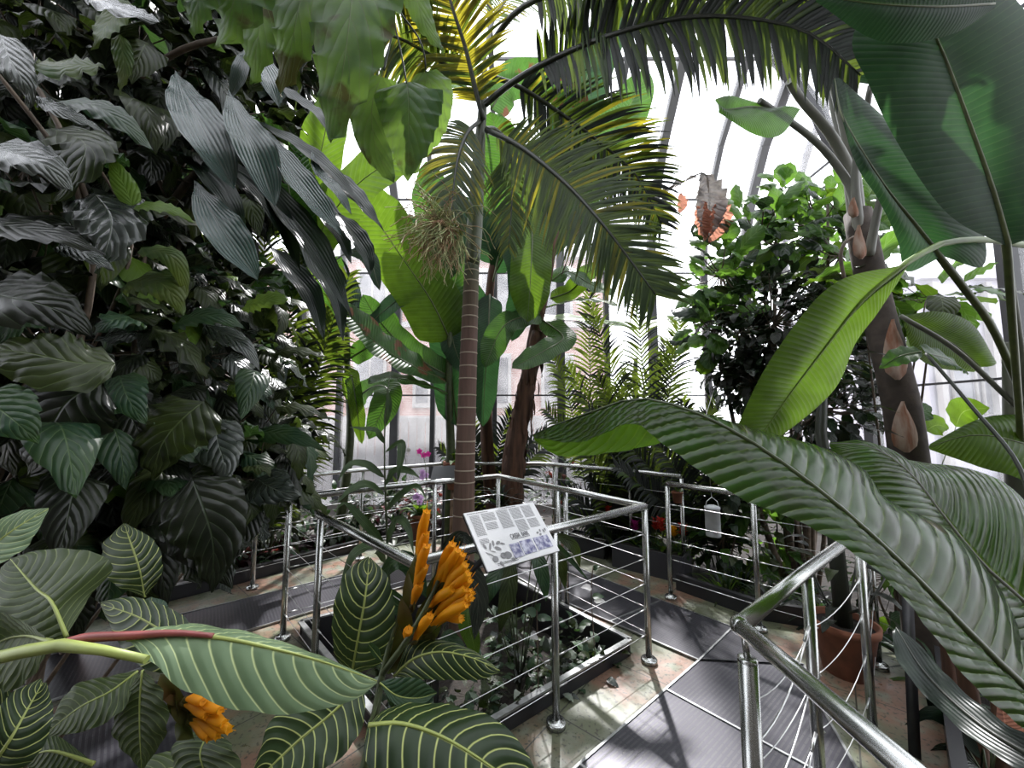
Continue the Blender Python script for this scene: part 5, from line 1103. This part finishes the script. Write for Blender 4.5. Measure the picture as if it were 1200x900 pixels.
hero(sz2, [(110, 895, .6), (60, 880, .6), (30, 890, .6)], [(110, 893, .6), (60, 860, .62), (30, 885, .6)], [(110, 897, .6), (70, 930, .58), (30, 895, .6)], 'sanch_dim', 'lime')
hero(sz2, [(300, 930, .7), (250, 900, .7), (180, 905, .7), (140, 930, .7)], [(300, 925, .7), (250, 880, .72), (180, 885, .72), (140, 925, .7)], [(300, 940, .7), (240, 960, .68), (180, 950, .68), (140, 935, .7)], 'sanch_dim', 'lime')
mb = MB(); mb.tube([V((-.6, .5, -.55)), P(415, 960, .7), P(430, 890, .72), P(440, 835, .73), P(448, 790, .75), P(458, 750, .76), P(475, 700, .78), P(490, 640, .8), P(502, 600, .82)], [.012, .011, .009, .007, .006, .005, .004, .003, .002], 10)
mb.tube(PX([(448, 790, .75), (478, 748, .74), (505, 700, .75), (530, 640, .76)], 10), [.006-.003*i/9 for i in range(10)], 8)
mb.tube(PX([(432, 850, .62), (440, 830, .7), (446, 805, .74)], 8), .003, 6); mb.tube([P(425, 800, .68), P(440, 800, .74)], .003, 6); mb.build('stem', M['stem'], sz)
def flower(root, a, b, r, mt='orange'):
    mb = MB(); A, B = P(*a), P(*b); d = (B-A).normalized(); L = (B-A).length
    bend = V((0, 0, .06*L)); pts = [A, A.lerp(B, .35)+bend, A.lerp(B, .7)+bend*.8, A.lerp(B, .92), B]
    mb.tube(crom(pts, 12), [r*x for x in (.5, .55, .62, .72, .84, .95, 1.05, 1.12, 1.12, 1.05, .95, .8)], 10)
    x = d.cross(V((0, 1, 0))).normalized(); y = d.cross(x)
    for k in range(5):   # flared lobes
        q = x*math.cos(k*1.257)+y*math.sin(k*1.257); c0 = B+q*r*.6
        mb.face([mb.vert(c0-d*r), mb.vert(c0+d.cross(q)*r*.5), mb.vert(c0+q*r*.35+d*r*.5), mb.vert(c0-d.cross(q)*r*.5)])
    mb.tube([B, B+d*L*.2+x*r*.3], r*.07, 4)
    o = mb.build('flower', M[mt], root)
    m2 = MB(); m2.tube([A-d*L*.12, A+d*L*.02, A+d*L*.22], [r*.5, r*.85, r*.55], 8); m2.build('bract', M['bract'], o)
FL = [((488, 660), (500, 600)), ((490, 668), (499, 625)), ((486, 690), (500, 640)), ((484, 700), (498, 664)), ((483, 712), (492, 685)), ((476, 752), (479, 738)),
      ((512, 680), (530, 638)), ((516, 690), (536, 645)), ((518, 700), (542, 650)), ((514, 705), (545, 662)), ((512, 712), (548, 672)), ((510, 722), (550, 680)), ((505, 728), (545, 690)), ((505, 738), (552, 694)), ((498, 745), (540, 712)), ((502, 738), (546, 708)),
      ((508, 730), (548, 700)), ((484, 755), (504, 722)), ((515, 725), (540, 725)), ((505, 700), (528, 655)), ((500, 716), (530, 690)), ((520, 716), (552, 700))]
for i, (a, b) in enumerate(FL):
    d = .77-.02*R.random(); flower(sz, (*a, d+.01), (*b, d-.015-.02*R.random()), .0085)
BR_ = [((478, 740), (470, 700)), ((482, 720), (478, 668)), ((490, 735), (510, 690)), ((496, 745), (500, 700)), ((500, 750), (520, 715)), ((480, 760), (500, 745)), ((505, 705), (515, 668)), ((470, 770), (480, 742)), ((502, 760), (508, 738)), ((485, 690), (488, 650)), ((462, 775), (468, 730)), ((455, 790), (470, 755)), ((500, 720), (512, 690)), ((492, 756), (480, 776)), ((455, 780), (490, 765))]
for a, b in BR_:
    mb = MB(); rib_leaf(mb, [P(*a, .775), P((a[0]+b[0])/2, (a[1]+b[1])/2, .765), P(*b, .77)], .014, (R.uniform(-.5, .5), -1, 0), 'lance', 8, 2, .3); mb.build('bract', M['bract'], sz)
for a, b in (((215, 825), (242, 838)), ((220, 828), (258, 832)), ((226, 835), (262, 848)), ((225, 840), (255, 862)), ((222, 845), (245, 864)), ((218, 820), (238, 822)), ((228, 842), (268, 855))):
    flower(sz2, (*a, .6), (*b, .58), .0065)
for a, b in (((200, 805), (210, 850)), ((205, 808), (222, 858)), ((195, 800), (215, 830)), ((212, 815), (228, 868)), ((188, 790), (206, 828)), ((205, 850), (225, 866))):
    mb = MB(); rib_leaf(mb, [P(*a, .61), P((a[0]+b[0])/2, (a[1]+b[1])/2, .6), P(*b, .605)], .011, (R.uniform(-.5, .5), -1, 0), 'lance', 8, 2, .3); mb.build('bract', M['bract'], sz2)
# ------------------------------------------------------------------ beds, pots and small plants
def rosette(name, label, cat, c, n, L, W, mats, seed=1, up=.9, prof='strap', droop=.5, fold=.25, group=None, spread=1., spike=None, weights=None, root=None, nu=8):
    rr = random.Random(seed); c = V(c); root = root or thing(name, label, cat, tuple(c), group)
    mb = MB()
    for i in range(n):
        a = i*2.4+rr.uniform(-.3, .3); t = i/n; e = (1.35-.95*(1-t)*spread) if up else .5
        e = .25+1.1*t*up+rr.uniform(-.1, .1); l = L*rr.uniform(.75, 1.1)*(.75+.25*(1-t))
        d = V((math.cos(a)*math.cos(e), math.sin(a)*math.cos(e), math.sin(e))); o = V((math.cos(a), math.sin(a), 0))
        q = [c+o*.01, c+d*l*.35, c+d*l*.7-V((0, 0, l*droop*.18)), c+d*l*.92+o*l*.1-V((0, 0, l*droop*.55))]
        m = rr.choices(range(len(mats)), weights)[0] if weights else rr.randrange(len(mats))
        rib_leaf(mb, q, W*rr.uniform(.8, 1.1), V((-o.x*.3, -o.y*.3, 1)), prof, nu, 1, fold, wav=.05, m=m)
    mb.build('leaves', [M[x] for x in mats], root)
    if spike:
        h, r, mt = spike; s2 = MB(); s2.tube([c, c+V((.01, 0, h*.5)), c+V((0, 0, h))], .006, 6); st = s2.build('flower_stem', M['stem'], root)
        s3 = MB()
        for k in range(16):
            a = k*2.4; z = h*.62+h*.4*k/16; d = V((math.cos(a), math.sin(a), .9)).normalized()
            rib_leaf(s3, [c+V((0, 0, z)), c+V((0, 0, z))+d*r*.6, c+V((0, 0, z))+d*r], r*.3, V((-d.x, -d.y, .6)), 'lance', 4, 1, .4)
        s3.build('flower_head', M[mt], root)
    return root
Z0 = -.1
# planter plants: low variegated leafy creepers
rr = random.Random(4)
lp_ = [((.05, 2.45), 0), ((.3, 2.5), 0), ((.52, 2.62), 0), ((-.1, 2.2), 0), ((.2, 2.75), 0), ((-.25, 2.5), 1), ((.0, 2.85), 1), ((.45, 2.95), 0), ((-.3, 2.05), 0), ((-.55, 2.2), 1), ((.62, 2.75), 0), ((-.7, 2.5), 1), ((-.05, 3.2), 1)]
pl_lab = ['low leafy creeper near the front edge of the planter, right of the sign stand', 'creeper with glossy small leaves in the middle of the planter', 'creeper with pale leaves in the right corner of the planter', 'creeper close to the sign stand', 'creeper further back in the planter, behind the glossy one', 'tufted creeper left of the sign stand',
          'creeper in front of the ringed trunk', 'creeper at the back right rim of the planter', 'creeper tucked under the front railing post', 'creeper at the left side of the planter', 'creeper spilling over the right corner rim', 'creeper by the left rim, half hidden by the veined leaf', 'creeper beside the foot of the ringed trunk']
for i, ((x, y), k) in enumerate(lp_):
    shrub('creeper_plant', pl_lab[i], 'plant', (x, y, -.19), [((x, y, -.19+.13+rr.uniform(0, .05)), (.17, .17, .13))], 46, .085, .027, 'ovate', ['shrub_a', 'shrub_g', 'shrub_d', 'variegated'], [4, 4, 2, 2], seed=100+i, group='creepers in the sunken planter', stem_r=.004, fold=.2, droop=.1, stemmat='stem')
def whip(label, pts, leaves, mt='shrub_g', group='tall thin shoots in the planter'):
    r = thing('shoot', label, 'plant', tuple(pts[0]), group); mb = MB(); mb.tube(crom(pts, 10), .0035, 5); mb.build('stem', M['stem_brown'], r)
    mb = MB()
    for (p, d, l, w, m) in leaves: rib_leaf(mb, [p, V(p)+V(d)*l*.5, V(p)+V(d)*l-V((0, 0, l*.2))], w, (0, -.5, .85), 'ovate', 8, 2, .15, wav=.1, m=m)
    mb.build('leaves', [M[mt], M['whitepetal']], r)
q = [V((.55, 2.62, -.19)), P(693, 700, 2.75), P(695, 665, 2.75)]
whip('thin shoot with small pale leaves beside the right corner railing post', q, [(P(694, 700, 2.75), V((1, 0, .2)), .09, .025, 0), (P(694, 690, 2.75), V((-1, 0, .3)), .08, .025, 1), (P(696, 705, 2.75), V((.9, .1, .1)), .1, .022, 1), (P(693, 730, 2.75), V((-.9, 0, 0)), .1, .025, 0), (P(695, 668, 2.75), V((.7, 0, .6)), .07, .02, 0)])
q = [V((.15, 2.3, -.19)), P(630, 760, 2.3), P(629, 715, 2.3)]
whip('thin shoot with green leaves just right of the sign stand', q, [(P(629, 725, 2.3), V((1, 0, .1)), .1, .025, 0), (P(629, 720, 2.3), V((-1, 0, .4)), .08, .03, 0), (P(630, 745, 2.3), V((-.6, -.3, .1)), .07, .03, 1), (P(629, 716, 2.3), V((.4, 0, .9)), .06, .02, 0)])
# hanging strap leaves of an orchid cactus by the sign
def drape(name, label, cat, c, specs, mats, root=None):
    r = thing(name, label, cat, tuple(c)); mb = MB(); sp = MB()
    for mid, W, m in specs: rib_leaf(mb, PX(mid), W, (0, -1, .2), 'lance', 14, 2, .15, wav=.06, m=m); sp.tube([c, V(c).lerp(PX(mid)[0], .5)+V((0, 0, .1)), PX(mid)[0]], .004, 5)
    mb.build('leaves', [M[x] for x in mats], r); sp.build('stem', M['stem'], r); return r
drape('dracaena', 'drooping long-leaved plant behind and below the sign', 'plant', (.05, 2.7, -.19), [([(600, 650, 2.4), (596, 690, 2.3), (590, 720, 2.25), (585, 742, 2.25)], .05, 0), ([(625, 640, 2.5), (632, 660, 2.4), (638, 685, 2.35), (640, 705, 2.35)], .045, 1), ([(640, 635, 2.5), (655, 655, 2.4), (660, 675, 2.4), (662, 690, 2.4)], .04, 0),
    ([(590, 660, 2.4), (575, 690, 2.3), (570, 710, 2.3)], .05, 1), ([(650, 625, 2.6), (672, 640, 2.5), (680, 665, 2.5)], .035, 0), ([(560, 690, 2.3), (548, 720, 2.2), (556, 760, 2.15), (554, 778, 2.15)], .055, 2), ([(580, 640, 2.6), (600, 630, 2.6), (650, 640, 2.5), (690, 680, 2.4)], .03, 1)], ['shrub_a', 'shrub_g', 'banana_lime'])
drape('dracaena', 'arching plant with grey-green leaves behind the orange flowers', 'plant', (-.5, 2.5, -.19), [([(530, 700, 1.9), (545, 670, 1.85), (560, 700, 1.8), (556, 750, 1.8)], .06, 0), ([(500, 700, 2.0), (480, 660, 2.0), (460, 660, 1.9), (440, 690, 1.9)], .05, 1), ([(510, 690, 2.0), (530, 640, 2.0), (545, 630, 1.9), (560, 650, 1.9)], .045, 0), ([(480, 720, 2), (450, 700, 2), (425, 710, 2)], .05, 1), ([(520, 740, 2), (530, 760, 1.9), (560, 800, 1.8)], .06, 1)], ['shrub_d', 'shrub_g'])
# tall cane with maize-like leaves, left of the trunk
r = thing('ginger_plant', 'tall thin cane with arching maize-like leaves left of the ringed trunk', 'plant', (-.98, 3.3, -.19))
mb = MB(); mb.tube(crom([V((-.98, 3.3, -.19)), P(451, 560, 3.2), P(452, 480, 3.2), P(457, 440, 3.2)], 12), [.012-.008*i/11 for i in range(12)], 7); mb.build('stem', M['stem'], r)
for mid, W in (([(451, 530, 3.2), (470, 520, 3.1), (468, 550, 3.0), (466, 565, 3.0)], .035), ([(451, 520, 3.2), (440, 505, 3.1), (425, 503, 3.0), (408, 500, 2.9)], .03), ([(451, 560, 3.2), (430, 545, 3.1), (410, 545, 3.0), (395, 565, 2.9)], .035), ([(451, 580, 3.2), (430, 568, 3.0), (410, 575, 2.9), (395, 590, 2.8)], .04),
                ([(451, 600, 3.2), (470, 580, 3.1), (488, 570, 3.0), (500, 585, 2.9)], .035), ([(451, 640, 3.2), (430, 615, 3.0), (405, 590, 2.9), (392, 600, 2.8)], .035), ([(451, 500, 3.2), (456, 475, 3.2), (454, 455, 3.2)], .03), ([(452, 640, 3.2), (465, 610, 3.1), (478, 618, 3.0), (485, 650, 2.9)], .035), ([(451, 570, 3.2), (462, 552, 3.2), (478, 552, 3.1), (492, 560, 3.0)], .035), ([(451, 660, 3.2), (440, 640, 3), (415, 650, 2.8), (398, 690, 2.7)], .045)):
    mb = MB(); rib_leaf(mb, PX(mid), W, (0, -.8, .6), 'lance', 14, 2, .25, wav=.08); mb.build('leaf', M['ginger'], r)
# young banana shoot with thin stalk (left)
# beds behind left walkway
k = 0
spec_l = [(262, 620, 4.3), (300, 600, 4.4), (340, 600, 4.9), (285, 660, 4.25), (375, 590, 5.4), (410, 580, 5.6), (450, 575, 5.9), (330, 630, 4.7), (240, 650, 4.1), (480, 590, 5.7), (365, 615, 5.1), (520, 585, 5.9)]
kinds = [('strap_lily', ['strap_dark', 'silver', 'shrub_b'], 'dark strap-leaved plant'), ('croton', ['maroon', 'red', 'shrub_g'], 'maroon and red leaved croton'), ('bromeliad', ['maroon', 'shrub_g', 'whitepetal'], 'bromeliad with wine-red leaves')]
where = ['just inside the far left walkway post', 'below the left-hand hanging leaves', 'behind the corner of the planter railing', 'low beside the left kerb', 'behind the left rail in the back bed', 'at the foot of the left banana', 'under the left-hand window column', 'in the second row behind the left kerb',
         'at the far left end of the bed', 'behind the planter railing left of the trunk', 'between the planter corner post and the back bed', 'directly behind the ringed trunk']
for i, (x, y, d) in enumerate(spec_l):
    kd = kinds[(i*2+i//3) % 3]; p = P(x, y, d)
    rosette(kd[0], kd[2]+' '+where[i], 'plant', (p.x, p.y, Z0+.02), 22, .62 if kd[0] == 'strap_lily' else .55, .03 if kd[0] == 'strap_lily' else .05, kd[1], seed=200+i, up=1.0, prof='strap' if kd[0] != 'croton' else 'lance', weights=[5, 2, 2])
for i, (x, y, d, l) in enumerate(((310, 620, 4.6, 'bushy green filler at the left bed behind the walkway post'), (390, 600, 5.3, 'bushy green filler below the left banana stems'), (440, 600, 5.6, 'bushy green filler left of the ringed trunk'), (260, 590, 4.5, 'bushy filler beneath the dark left-hand tree'), (505, 600, 5.7, 'red-tinged bushy filler close behind the trunk'))):
    p = P(x, y, d); shrub('leafy_bush', l, 'shrub', (p.x, p.y, Z0), [((p.x, p.y, Z0+.35), (.45, .35, .38)), ((p.x+.3, p.y+.1, Z0+.55), (.25, .25, .25))], 170, .15, .038, 'ovate', ['shrub_a', 'shrub_g', 'shrub_b', 'red'] if i < 4 else ['red', 'maroon', 'shrub_g', 'shrub_a'], [4, 4, 2, .6], seed=220+i, stem_r=.01)
# terracotta coloured long vase shapes: bromeliad urns near the trunk
def pot(name, label, c, r, h, mat='terracotta', group=None, taper=.72, soil=True):
    t = thing(name, label, 'pot', tuple(c), group); mb = MB()
    mb.lathe(c, [(0, 0), (r*taper, 0), (r*.97, h*.86), (r*1.06, h*.86), (r*1.08, h), (r*.96, h), (r*.94, h*.88), (0, h*.87)], 36); mb.build('body', M[mat], t)
    mb = MB(); mb.lathe(c, [(r*.93, h*.885), (r*.4, h*.9), (0, h*.9)], 24); mb.build('potting_soil', M['soil'], t)
    return t
c = V((2.12, 2.58, .0))
pot('plant_pot', 'large terracotta pot standing on the concrete behind the near steel railing', c, .17, .31)
mb = MB(); mb.lathe(c+V((0, 0, .0)), [(0, 0), (.2, 0), (.22, .0), (.235, .03), (.23, .03), (.2, .012)], 30)
r = thing('potted_tree', 'young dark-stemmed shrub growing in the large terracotta pot', 'shrub', tuple(c+V((0, 0, .28))))
mb = MB(); mb.tube([c+V((0, 0, .28)), c+V((.0, .02, .9)), c+V((-.02, .05, 1.5)), c+V((.05, .05, 2.1))], [.05, .042, .035, .02], 10)
for a in (.5, 2, 3.4, 4.8, 5.6): mb.tube([c+V((0, 0, .35)), c+V((math.cos(a)*.12, math.sin(a)*.12, .42)), c+V((math.cos(a)*.22, math.sin(a)*.2, .62))], .006, 5)
mb.build('stem', M['stem_dark'], r)
mb = MB(); rq = random.Random(77)
for i in range(60):
    a = rq.uniform(0, 6.28); z = rq.choice([.45, .6, .75, 1.0, 1.3, 1.6, 1.9])+rq.uniform(-.1, .1); rad = rq.uniform(.08, .35)
    p = c+V((math.cos(a)*rad*.6, math.sin(a)*rad*.6, z)); d = V((math.cos(a), math.sin(a), .1))
    rib_leaf(mb, [p, p+d*.08, p+d*.17-V((0, 0, .05))], .035, (0, 0, 1), 'ovate', 7, 2, .2, wav=.1, m=rq.randrange(2))
mb.build('foliage', [M['shrub_b'], M['shrub_a']], r)
p = P(794, 600, 3.95); 
pt_ = pot('hanging_pot', 'small terracotta pot hooked on the outer right railing', P(794, 589, 3.95), .052, .11, taper=.75)
hh = P(794, 589, 3.95); mb = MB(); mb.tube([hh+V((-.05, 0, .1)), hh+V((-.045, .02, .2)), hh+V((-.03, .05, .24))], .003, 5); mb.build('hook', M['blackmetal'], pt_)
rosette('spider_plant', 'small grassy plant in the pot hooked on the outer right railing', 'plant', P(794, 576, 3.95), 26, .17, .008, ['shrub_g', 'banana_lime'], seed=301, up=1.1)
# white enamel canister with wire handle
p = P(836, 628, 3.75); cn = thing('canister', 'white cylindrical canister with a wire handle hanging by the dark palm stem', 'canister', tuple(p))
mb = MB(); mb.lathe(p, [(0, 0), (.062, 0), (.066, .006), (.066, .25), (.07, .252), (.07, .27), (.03, .285), (0, .287)], 24); mb.build('body', M['bluetin'], cn)
mb = MB(); mb.tube([p+V((-.068, 0, .25)), p+V((-.05, 0, .32)), p+V((0, 0, .36)), p+V((.05, 0, .32)), p+V((.068, 0, .25))], .004, 6); mb.build('handle', M['cable'], cn)
mb = MB(); mb.tube([p+V((0, 0, .35)), p+V((-.02, .03, 1.1)), P(842, 440, 4.0)], .003, 4); mb.build('hanging_wire', M['cable'], cn)
# black planter troughs with bromeliads
def trough(label, a, b, h, w, z=-.05):
    t = thing('planter_trough', label, 'planter', (a[0], a[1], z), 'black planter troughs along the right walkway'); A = V((*a, z)); B = V((*b, z)); d = (B-A).normalized(); n = V((-d.y, d.x, 0)); mb = MB()
    for s in (-1, 1): mb.bar(A+n*s*w/2+V((0, 0, h/2)), B+n*s*w/2+V((0, 0, h/2)), .015, h)
    for e in (A, B): mb.bar(e-n*w/2+V((0, 0, h/2)), e+n*w/2+V((0, 0, h/2)), .015, h)
    mb.build('body', M['trough'], t); mb = MB(); mb.bar(A+V((0, 0, h*.85)), B+V((0, 0, h*.85)), w-.02, .02); mb.build('potting_soil', M['soil'], t)
M['trough'] = plain('black_plastic', (.02, .02, .024), .5)
trough('black trough holding red bromeliads behind the corner post', (1.18, 4.42), (1.75, 3.98), .3, .3)
trough('black trough further along the right walkway, below the dark palm', (.72, 4.9), (1.12, 4.62), .24, .26)
for i, (x, y, d, mt, l) in enumerate(((744, 615, 4.35, 'pinkpetal', 'bromeliad with a magenta flower head, leftmost in the trough'), (768, 612, 4.3, 'redpetal', 'bromeliad with an orange-red flower head'), (775, 622, 4.15, 'redpetal', 'small red bromeliad between its taller neighbours'), (789, 622, 4.15, 'orange', 'bromeliad with an orange flower head half hidden by the post'), (800, 622, 4.05, 'redpetal', 'bromeliad with the tallest scarlet flower spike, at the right end'), (712, 590, 4.7, 'redpetal', 'faint red bromeliad seen through the far corner railing'))):
    p = P(x, y, d); rosette('bromeliad', l, 'flowering plant', (p.x, p.y, .2), 18, .2, .02, ['shrub_g', 'shrub_a', 'banana_lime'], seed=310+i, up=.9, spike=(.24+.04*(i % 3), .07, mt), group='flowering bromeliads in the troughs')
# strap bed on the right
for i, (x, y, d, l) in enumerate(((868, 640, 3.9, 'grassy clump under the white canister'), (905, 690, 3.45, 'bright grassy clump beyond the near railing corner'), (935, 660, 3.6, 'light-catching grassy clump left of the terracotta pot'), (850, 680, 3.7, 'shaded grassy clump just behind the right kerb'), (960, 700, 3.2, 'grassy clump close behind the terracotta pot'), (1075, 760, 2.75, 'grassy clump right of the black upright'), (1110, 800, 2.5, 'low grassy clump under the great leaf'))):
    p = P(x, y, d); rosette('grass_lily', l, 'plant', (p.x, p.y, Z0+.02), 34, .5, .016, ['shrub_g', 'banana_lime', 'shrub_a', 'strap_dark'], seed=330+i, up=1.1)
for i, (x, y, d, l, ms) in enumerate(((850, 650, 4.2, 'tall bush of big dark leaves behind the white canister', ['fig_b', 'shrub_a', 'fig_a']), (900, 640, 4.3, 'lime-lit bush behind the right railing posts', ['fig_a', 'banana_lime', 'shrub_a']), (720, 610, 5.3, 'green bush behind the far corner of the walkway', ['shrub_a', 'shrub_g', 'fig_a']), (650, 600, 5.6, 'green bush behind the planter railing at the centre', ['shrub_g', 'shrub_a', 'red']), (1050, 720, 3.1, 'bush with pale-edged leaves between pot and great leaf', ['shrub_d', 'shrub_g', 'banana_lime']), (790, 600, 4.9, 'low bush behind the red bromeliads', ['shrub_g', 'shrub_a', 'fig_a']))):
    p = P(x, y, d); shrub('leafy_bush', l, 'shrub', (p.x, p.y, Z0), [((p.x, p.y, Z0+.45), (.35, .3, .45)), ((p.x+.1, p.y, Z0+.9), (.25, .25, .3))], 150, .2 if i < 2 else .14, .06 if i < 2 else .035, 'ovate', ms, [4, 3, 1.5], seed=350+i, stem_r=.01)
# orchids at the left rail
def orchid(label, p, top, mt, n=4, seed=1):
    rr = random.Random(seed); t = thing('orchid', label, 'flowering plant', tuple(p), 'orchids among the back-left plants'); mb = MB(); q = [V(p), V(p).lerp(V(top), .6)+V((.03, 0, .05)), V(top)]; mb.tube(crom(q, 10), .004, 5); mb.build('flower_stem', M['stem'], t)
    mb = MB()
    for i in range(5):
        a = i*1.3+.5; d = V((math.cos(a), math.sin(a), .35)); rib_leaf(mb, [V(p), V(p)+d*.12, V(p)+d*.22-V((0, 0, .06))], .025, (0, 0, 1), 'strap', 8, 1, .2)
    mb.build('leaves', [M['shrub_a']], t)
    for i in range(n):
        c = V(top)+V((rr.uniform(-.07, .07), rr.uniform(-.05, .05), rr.uniform(-.1, .04))); mb = MB()
        for k in range(5):
            a = k*1.257+.3; d = V((math.cos(a), -.25, math.sin(a))); rib_leaf(mb, [c, c+d*.02, c+d*.038], .016, (0, -1, 0), 'ellip', 5, 1, .1)
        mb.build('flower', M[mt], t)
for i, (a, b, mt, n, l) in enumerate((((498, 600, 4.6), (495, 530, 4.6), 'pinkpetal', 3, 'orchid with deep magenta flowers standing highest, left of the trunk'), ((490, 610, 4.3), (487, 584, 4.3), 'lilacpetal', 4, 'pale lilac orchid just behind the planter railing'), ((500, 575, 4.7), (496, 555, 4.7), 'lilacpetal', 3, 'small lilac orchid beside the dark sign board'), ((476, 540, 4.9), (472, 528, 4.9), 'whitepetal', 3, 'white orchid at the window column'), ((462, 640, 4.0), (465, 655, 4.0), 'whitepetal', 3, 'white flower low beside the planter'))):
    p = P(*a); orchid(l, V((p.x, p.y, min(p.z, .6) if i else .5)), P(*b), mt, n, 400+i)
# brown urn-like bromeliad husks
for i, (x, y, d, l) in enumerate(((492, 610, 4.4, 'rust-brown upright pot of orchids behind the rail'), (532, 545, 4.9, 'tall rust-brown pot beside the trunk holding a lime-leaved plant'))):
    p = P(x, y+28, d); pot('plant_pot', l, p, .13, .34, taper=.6)
    ped = MB(); ped.tube([(p.x, p.y, Z0), (p.x, p.y, p.z)], .05, 10); tag(ped.build('pot_stand', M['wood'], loc=(p.x, p.y, Z0)), 'wooden stand carrying the '+('orchid pot behind the rail' if i == 0 else 'tall pot beside the trunk'), 'stand')
    rosette('peace_lily', 'leafy plant in the '+('rust-brown orchid pot' if i == 0 else 'tall rust-brown pot, lime leaves lit from behind'), 'plant', p+V((0, 0, .31)), 12, .34, .05, ['banana_lime', 'shrub_g'], seed=420+i, prof='lance', up=1.1)
# palm-like yucca at the second trunk
p = P(587, 500, 5.0)
yc = rosette('yucca', 'spiky bluish rosette right behind the ringed trunk', 'plant', (p.x, 4.6, .55), 30, .5, .022, ['strap_dark', 'shrub_b', 'shrub_g'], seed=430, up=1.2)
mb = MB(); mb.tube([(p.x, 4.6, Z0), (p.x, 4.6, .56)], .05, 10); mb.build('stem', M['redbark'], yc)
# shaggy trunks at the centre, lower right stalks
t = thing('shaggy_trunk', 'stout shaggy brown trunk behind the planter railing, right of the ringed palm', 'trunk', tuple(P(597, 610, 4.8)*1))
t.location.z = Z0; ORG[t.name] = V(t.location)
mb = MB(); q = crom([V((P(597, 610, 4.8).x, 4.8, Z0)), P(603, 540, 4.8), P(612, 480, 4.8), P(622, 430, 4.8), P(632, 390, 4.8)], 24); mb.tube(q, [.145-.05*i/23+.012*math.sin(i*2.3) for i in range(24)], 14); mb.build('trunk', M['redbark'], t)
mb = MB(); rq = random.Random(9)
for i in range(90):
    k = rq.randrange(2, 23); a = rq.uniform(0, 6.28); c = q[k]; o = V((math.cos(a), math.sin(a), 0))*.115
    rib_leaf(mb, [c+o, c+o*1.15+V((0, 0, -.08)), c+o*1.1+V((0, 0, -.22))], .03, V((o.x, o.y, .2)), 'lance', 5, 1, .2, wav=.3)
mb.build('bark_flakes', M['redbark'], t)
t = thing('old_palm_stump', 'brown fibrous palm stem under the great leaf at the lower right', 'trunk', tuple(V((P(1140, 850, 2.1).x, 2.1, Z0))))
mb = MB()
for (a, b, r) in (((1150, 950, 2.1), (1122, 740, 2.15), .05), ((1120, 950, 2.2), (1105, 720, 2.25), .04), ((1175, 960, 2.0), (1165, 800, 2.05), .035)):
    mb.tube(crom([P(*a), P(*a).lerp(P(*b), .5)+V((.02, 0, 0)), P(*b)], 10), [r*(1-.4*i/9) for i in range(10)], 10)
mb.build('stem', M['redbark'], t)
mb = MB(); rib_leaf(mb, PX([(1190, 880, 1.8), (1178, 850, 1.8), (1172, 815, 1.8)]), .07, (0, -1, 0), 'ellip', 10, 3, .4); mb.build('husk', M['dead'], t)
drape('fern', 'grey feathery leaves beneath the great leaf at the lower right edge', 'fern', P(1160, 920, 1.9), [([(1150, 890, 2.0), (1120, 850, 2.0), (1090, 835, 2.0), (1060, 850, 2.0)], .04, 0), ([(1150, 900, 2.0), (1110, 880, 2.0), (1080, 890, 2.0)], .04, 1), ([(1170, 880, 1.9), (1180, 820, 1.9), (1150, 790, 1.9)], .05, 2), ([(1180, 890, 1.9), (1195, 840, 1.9), (1170, 800, 1.9)], .05, 2), ([(1100, 860, 2.2), (1090, 800, 2.2), (1070, 780, 2.2)], .05, 0)], ['strap_dark', 'shrub_d', 'banana_lime'])
# small leaves in front of the right window
drape('climber', 'thin climber with a few bright leaves against the pale right-hand glass', 'vine', P(1090, 620, 3.2), [([(1075, 490, 3.2), (1085, 480, 3.2), (1092, 478, 3.2)], .08, 0), ([(1085, 505, 3.2), (1098, 498, 3.2), (1112, 502, 3.2)], .09, 1), ([(1080, 540, 3.1), (1070, 520, 3.1), (1072, 500, 3.1)], .03, 1), ([(1120, 500, 3.3), (1130, 482, 3.3), (1160, 478, 3.2)], .14, 1)], ['shrub_g', 'banana_lime'])
# ------------------------------------------------------------------ light and camera
w = bpy.data.worlds.new('World'); SC.world = w; w.use_nodes = True
nt = w.node_tree; nt.nodes.clear(); ns = nt.nodes; lk = nt.links
out = ns.new('ShaderNodeOutputWorld'); bg = ns.new('ShaderNodeBackground'); bg.inputs[0].default_value = (.93, .96, 1, 1); bg.inputs[1].default_value = 3.0
lk.new(bg.outputs[0], out.inputs[0])
sd = bpy.data.lights.new('sun', 'SUN'); so = bpy.data.objects.new('sun', sd); COL.objects.link(so)
sd.energy = 10; sd.angle = math.radians(1.5); sd.color = (1, .98, .95)
az = math.radians(8); el = math.radians(50)
dv = V((math.sin(az)*math.cos(el), math.cos(az)*math.cos(el), math.sin(el)))   # towards the sun: behind the back glass
so.rotation_euler = dv.to_track_quat('Z', 'Y').to_euler(); so.location = dv*20
cd = bpy.data.cameras.new('camera'); co = bpy.data.objects.new('camera', cd); COL.objects.link(co)
cd.sensor_width = 36; cd.lens = 13.5; cd.clip_start = .02; cd.clip_end = 300
co.location = (0, 0, EYE); co.rotation_euler = (math.radians(90)+PITCH, 0, 0)
SC.camera = co
SC.view_settings.view_transform = 'Standard'; SC.view_settings.look = 'None'
SC.view_settings.exposure = .3; SC.view_settings.gamma = 1; SC.view_settings.use_curve_mapping = False
cy = SC.cycles
cy.max_bounces = 8; cy.diffuse_bounces = 4; cy.glossy_bounces = 3; cy.transmission_bounces = 5; cy.transparent_max_bounces = 16
cy.use_denoising = True; cy.sample_clamp_indirect = 8
cy.caustics_reflective = False; cy.caustics_refractive = False
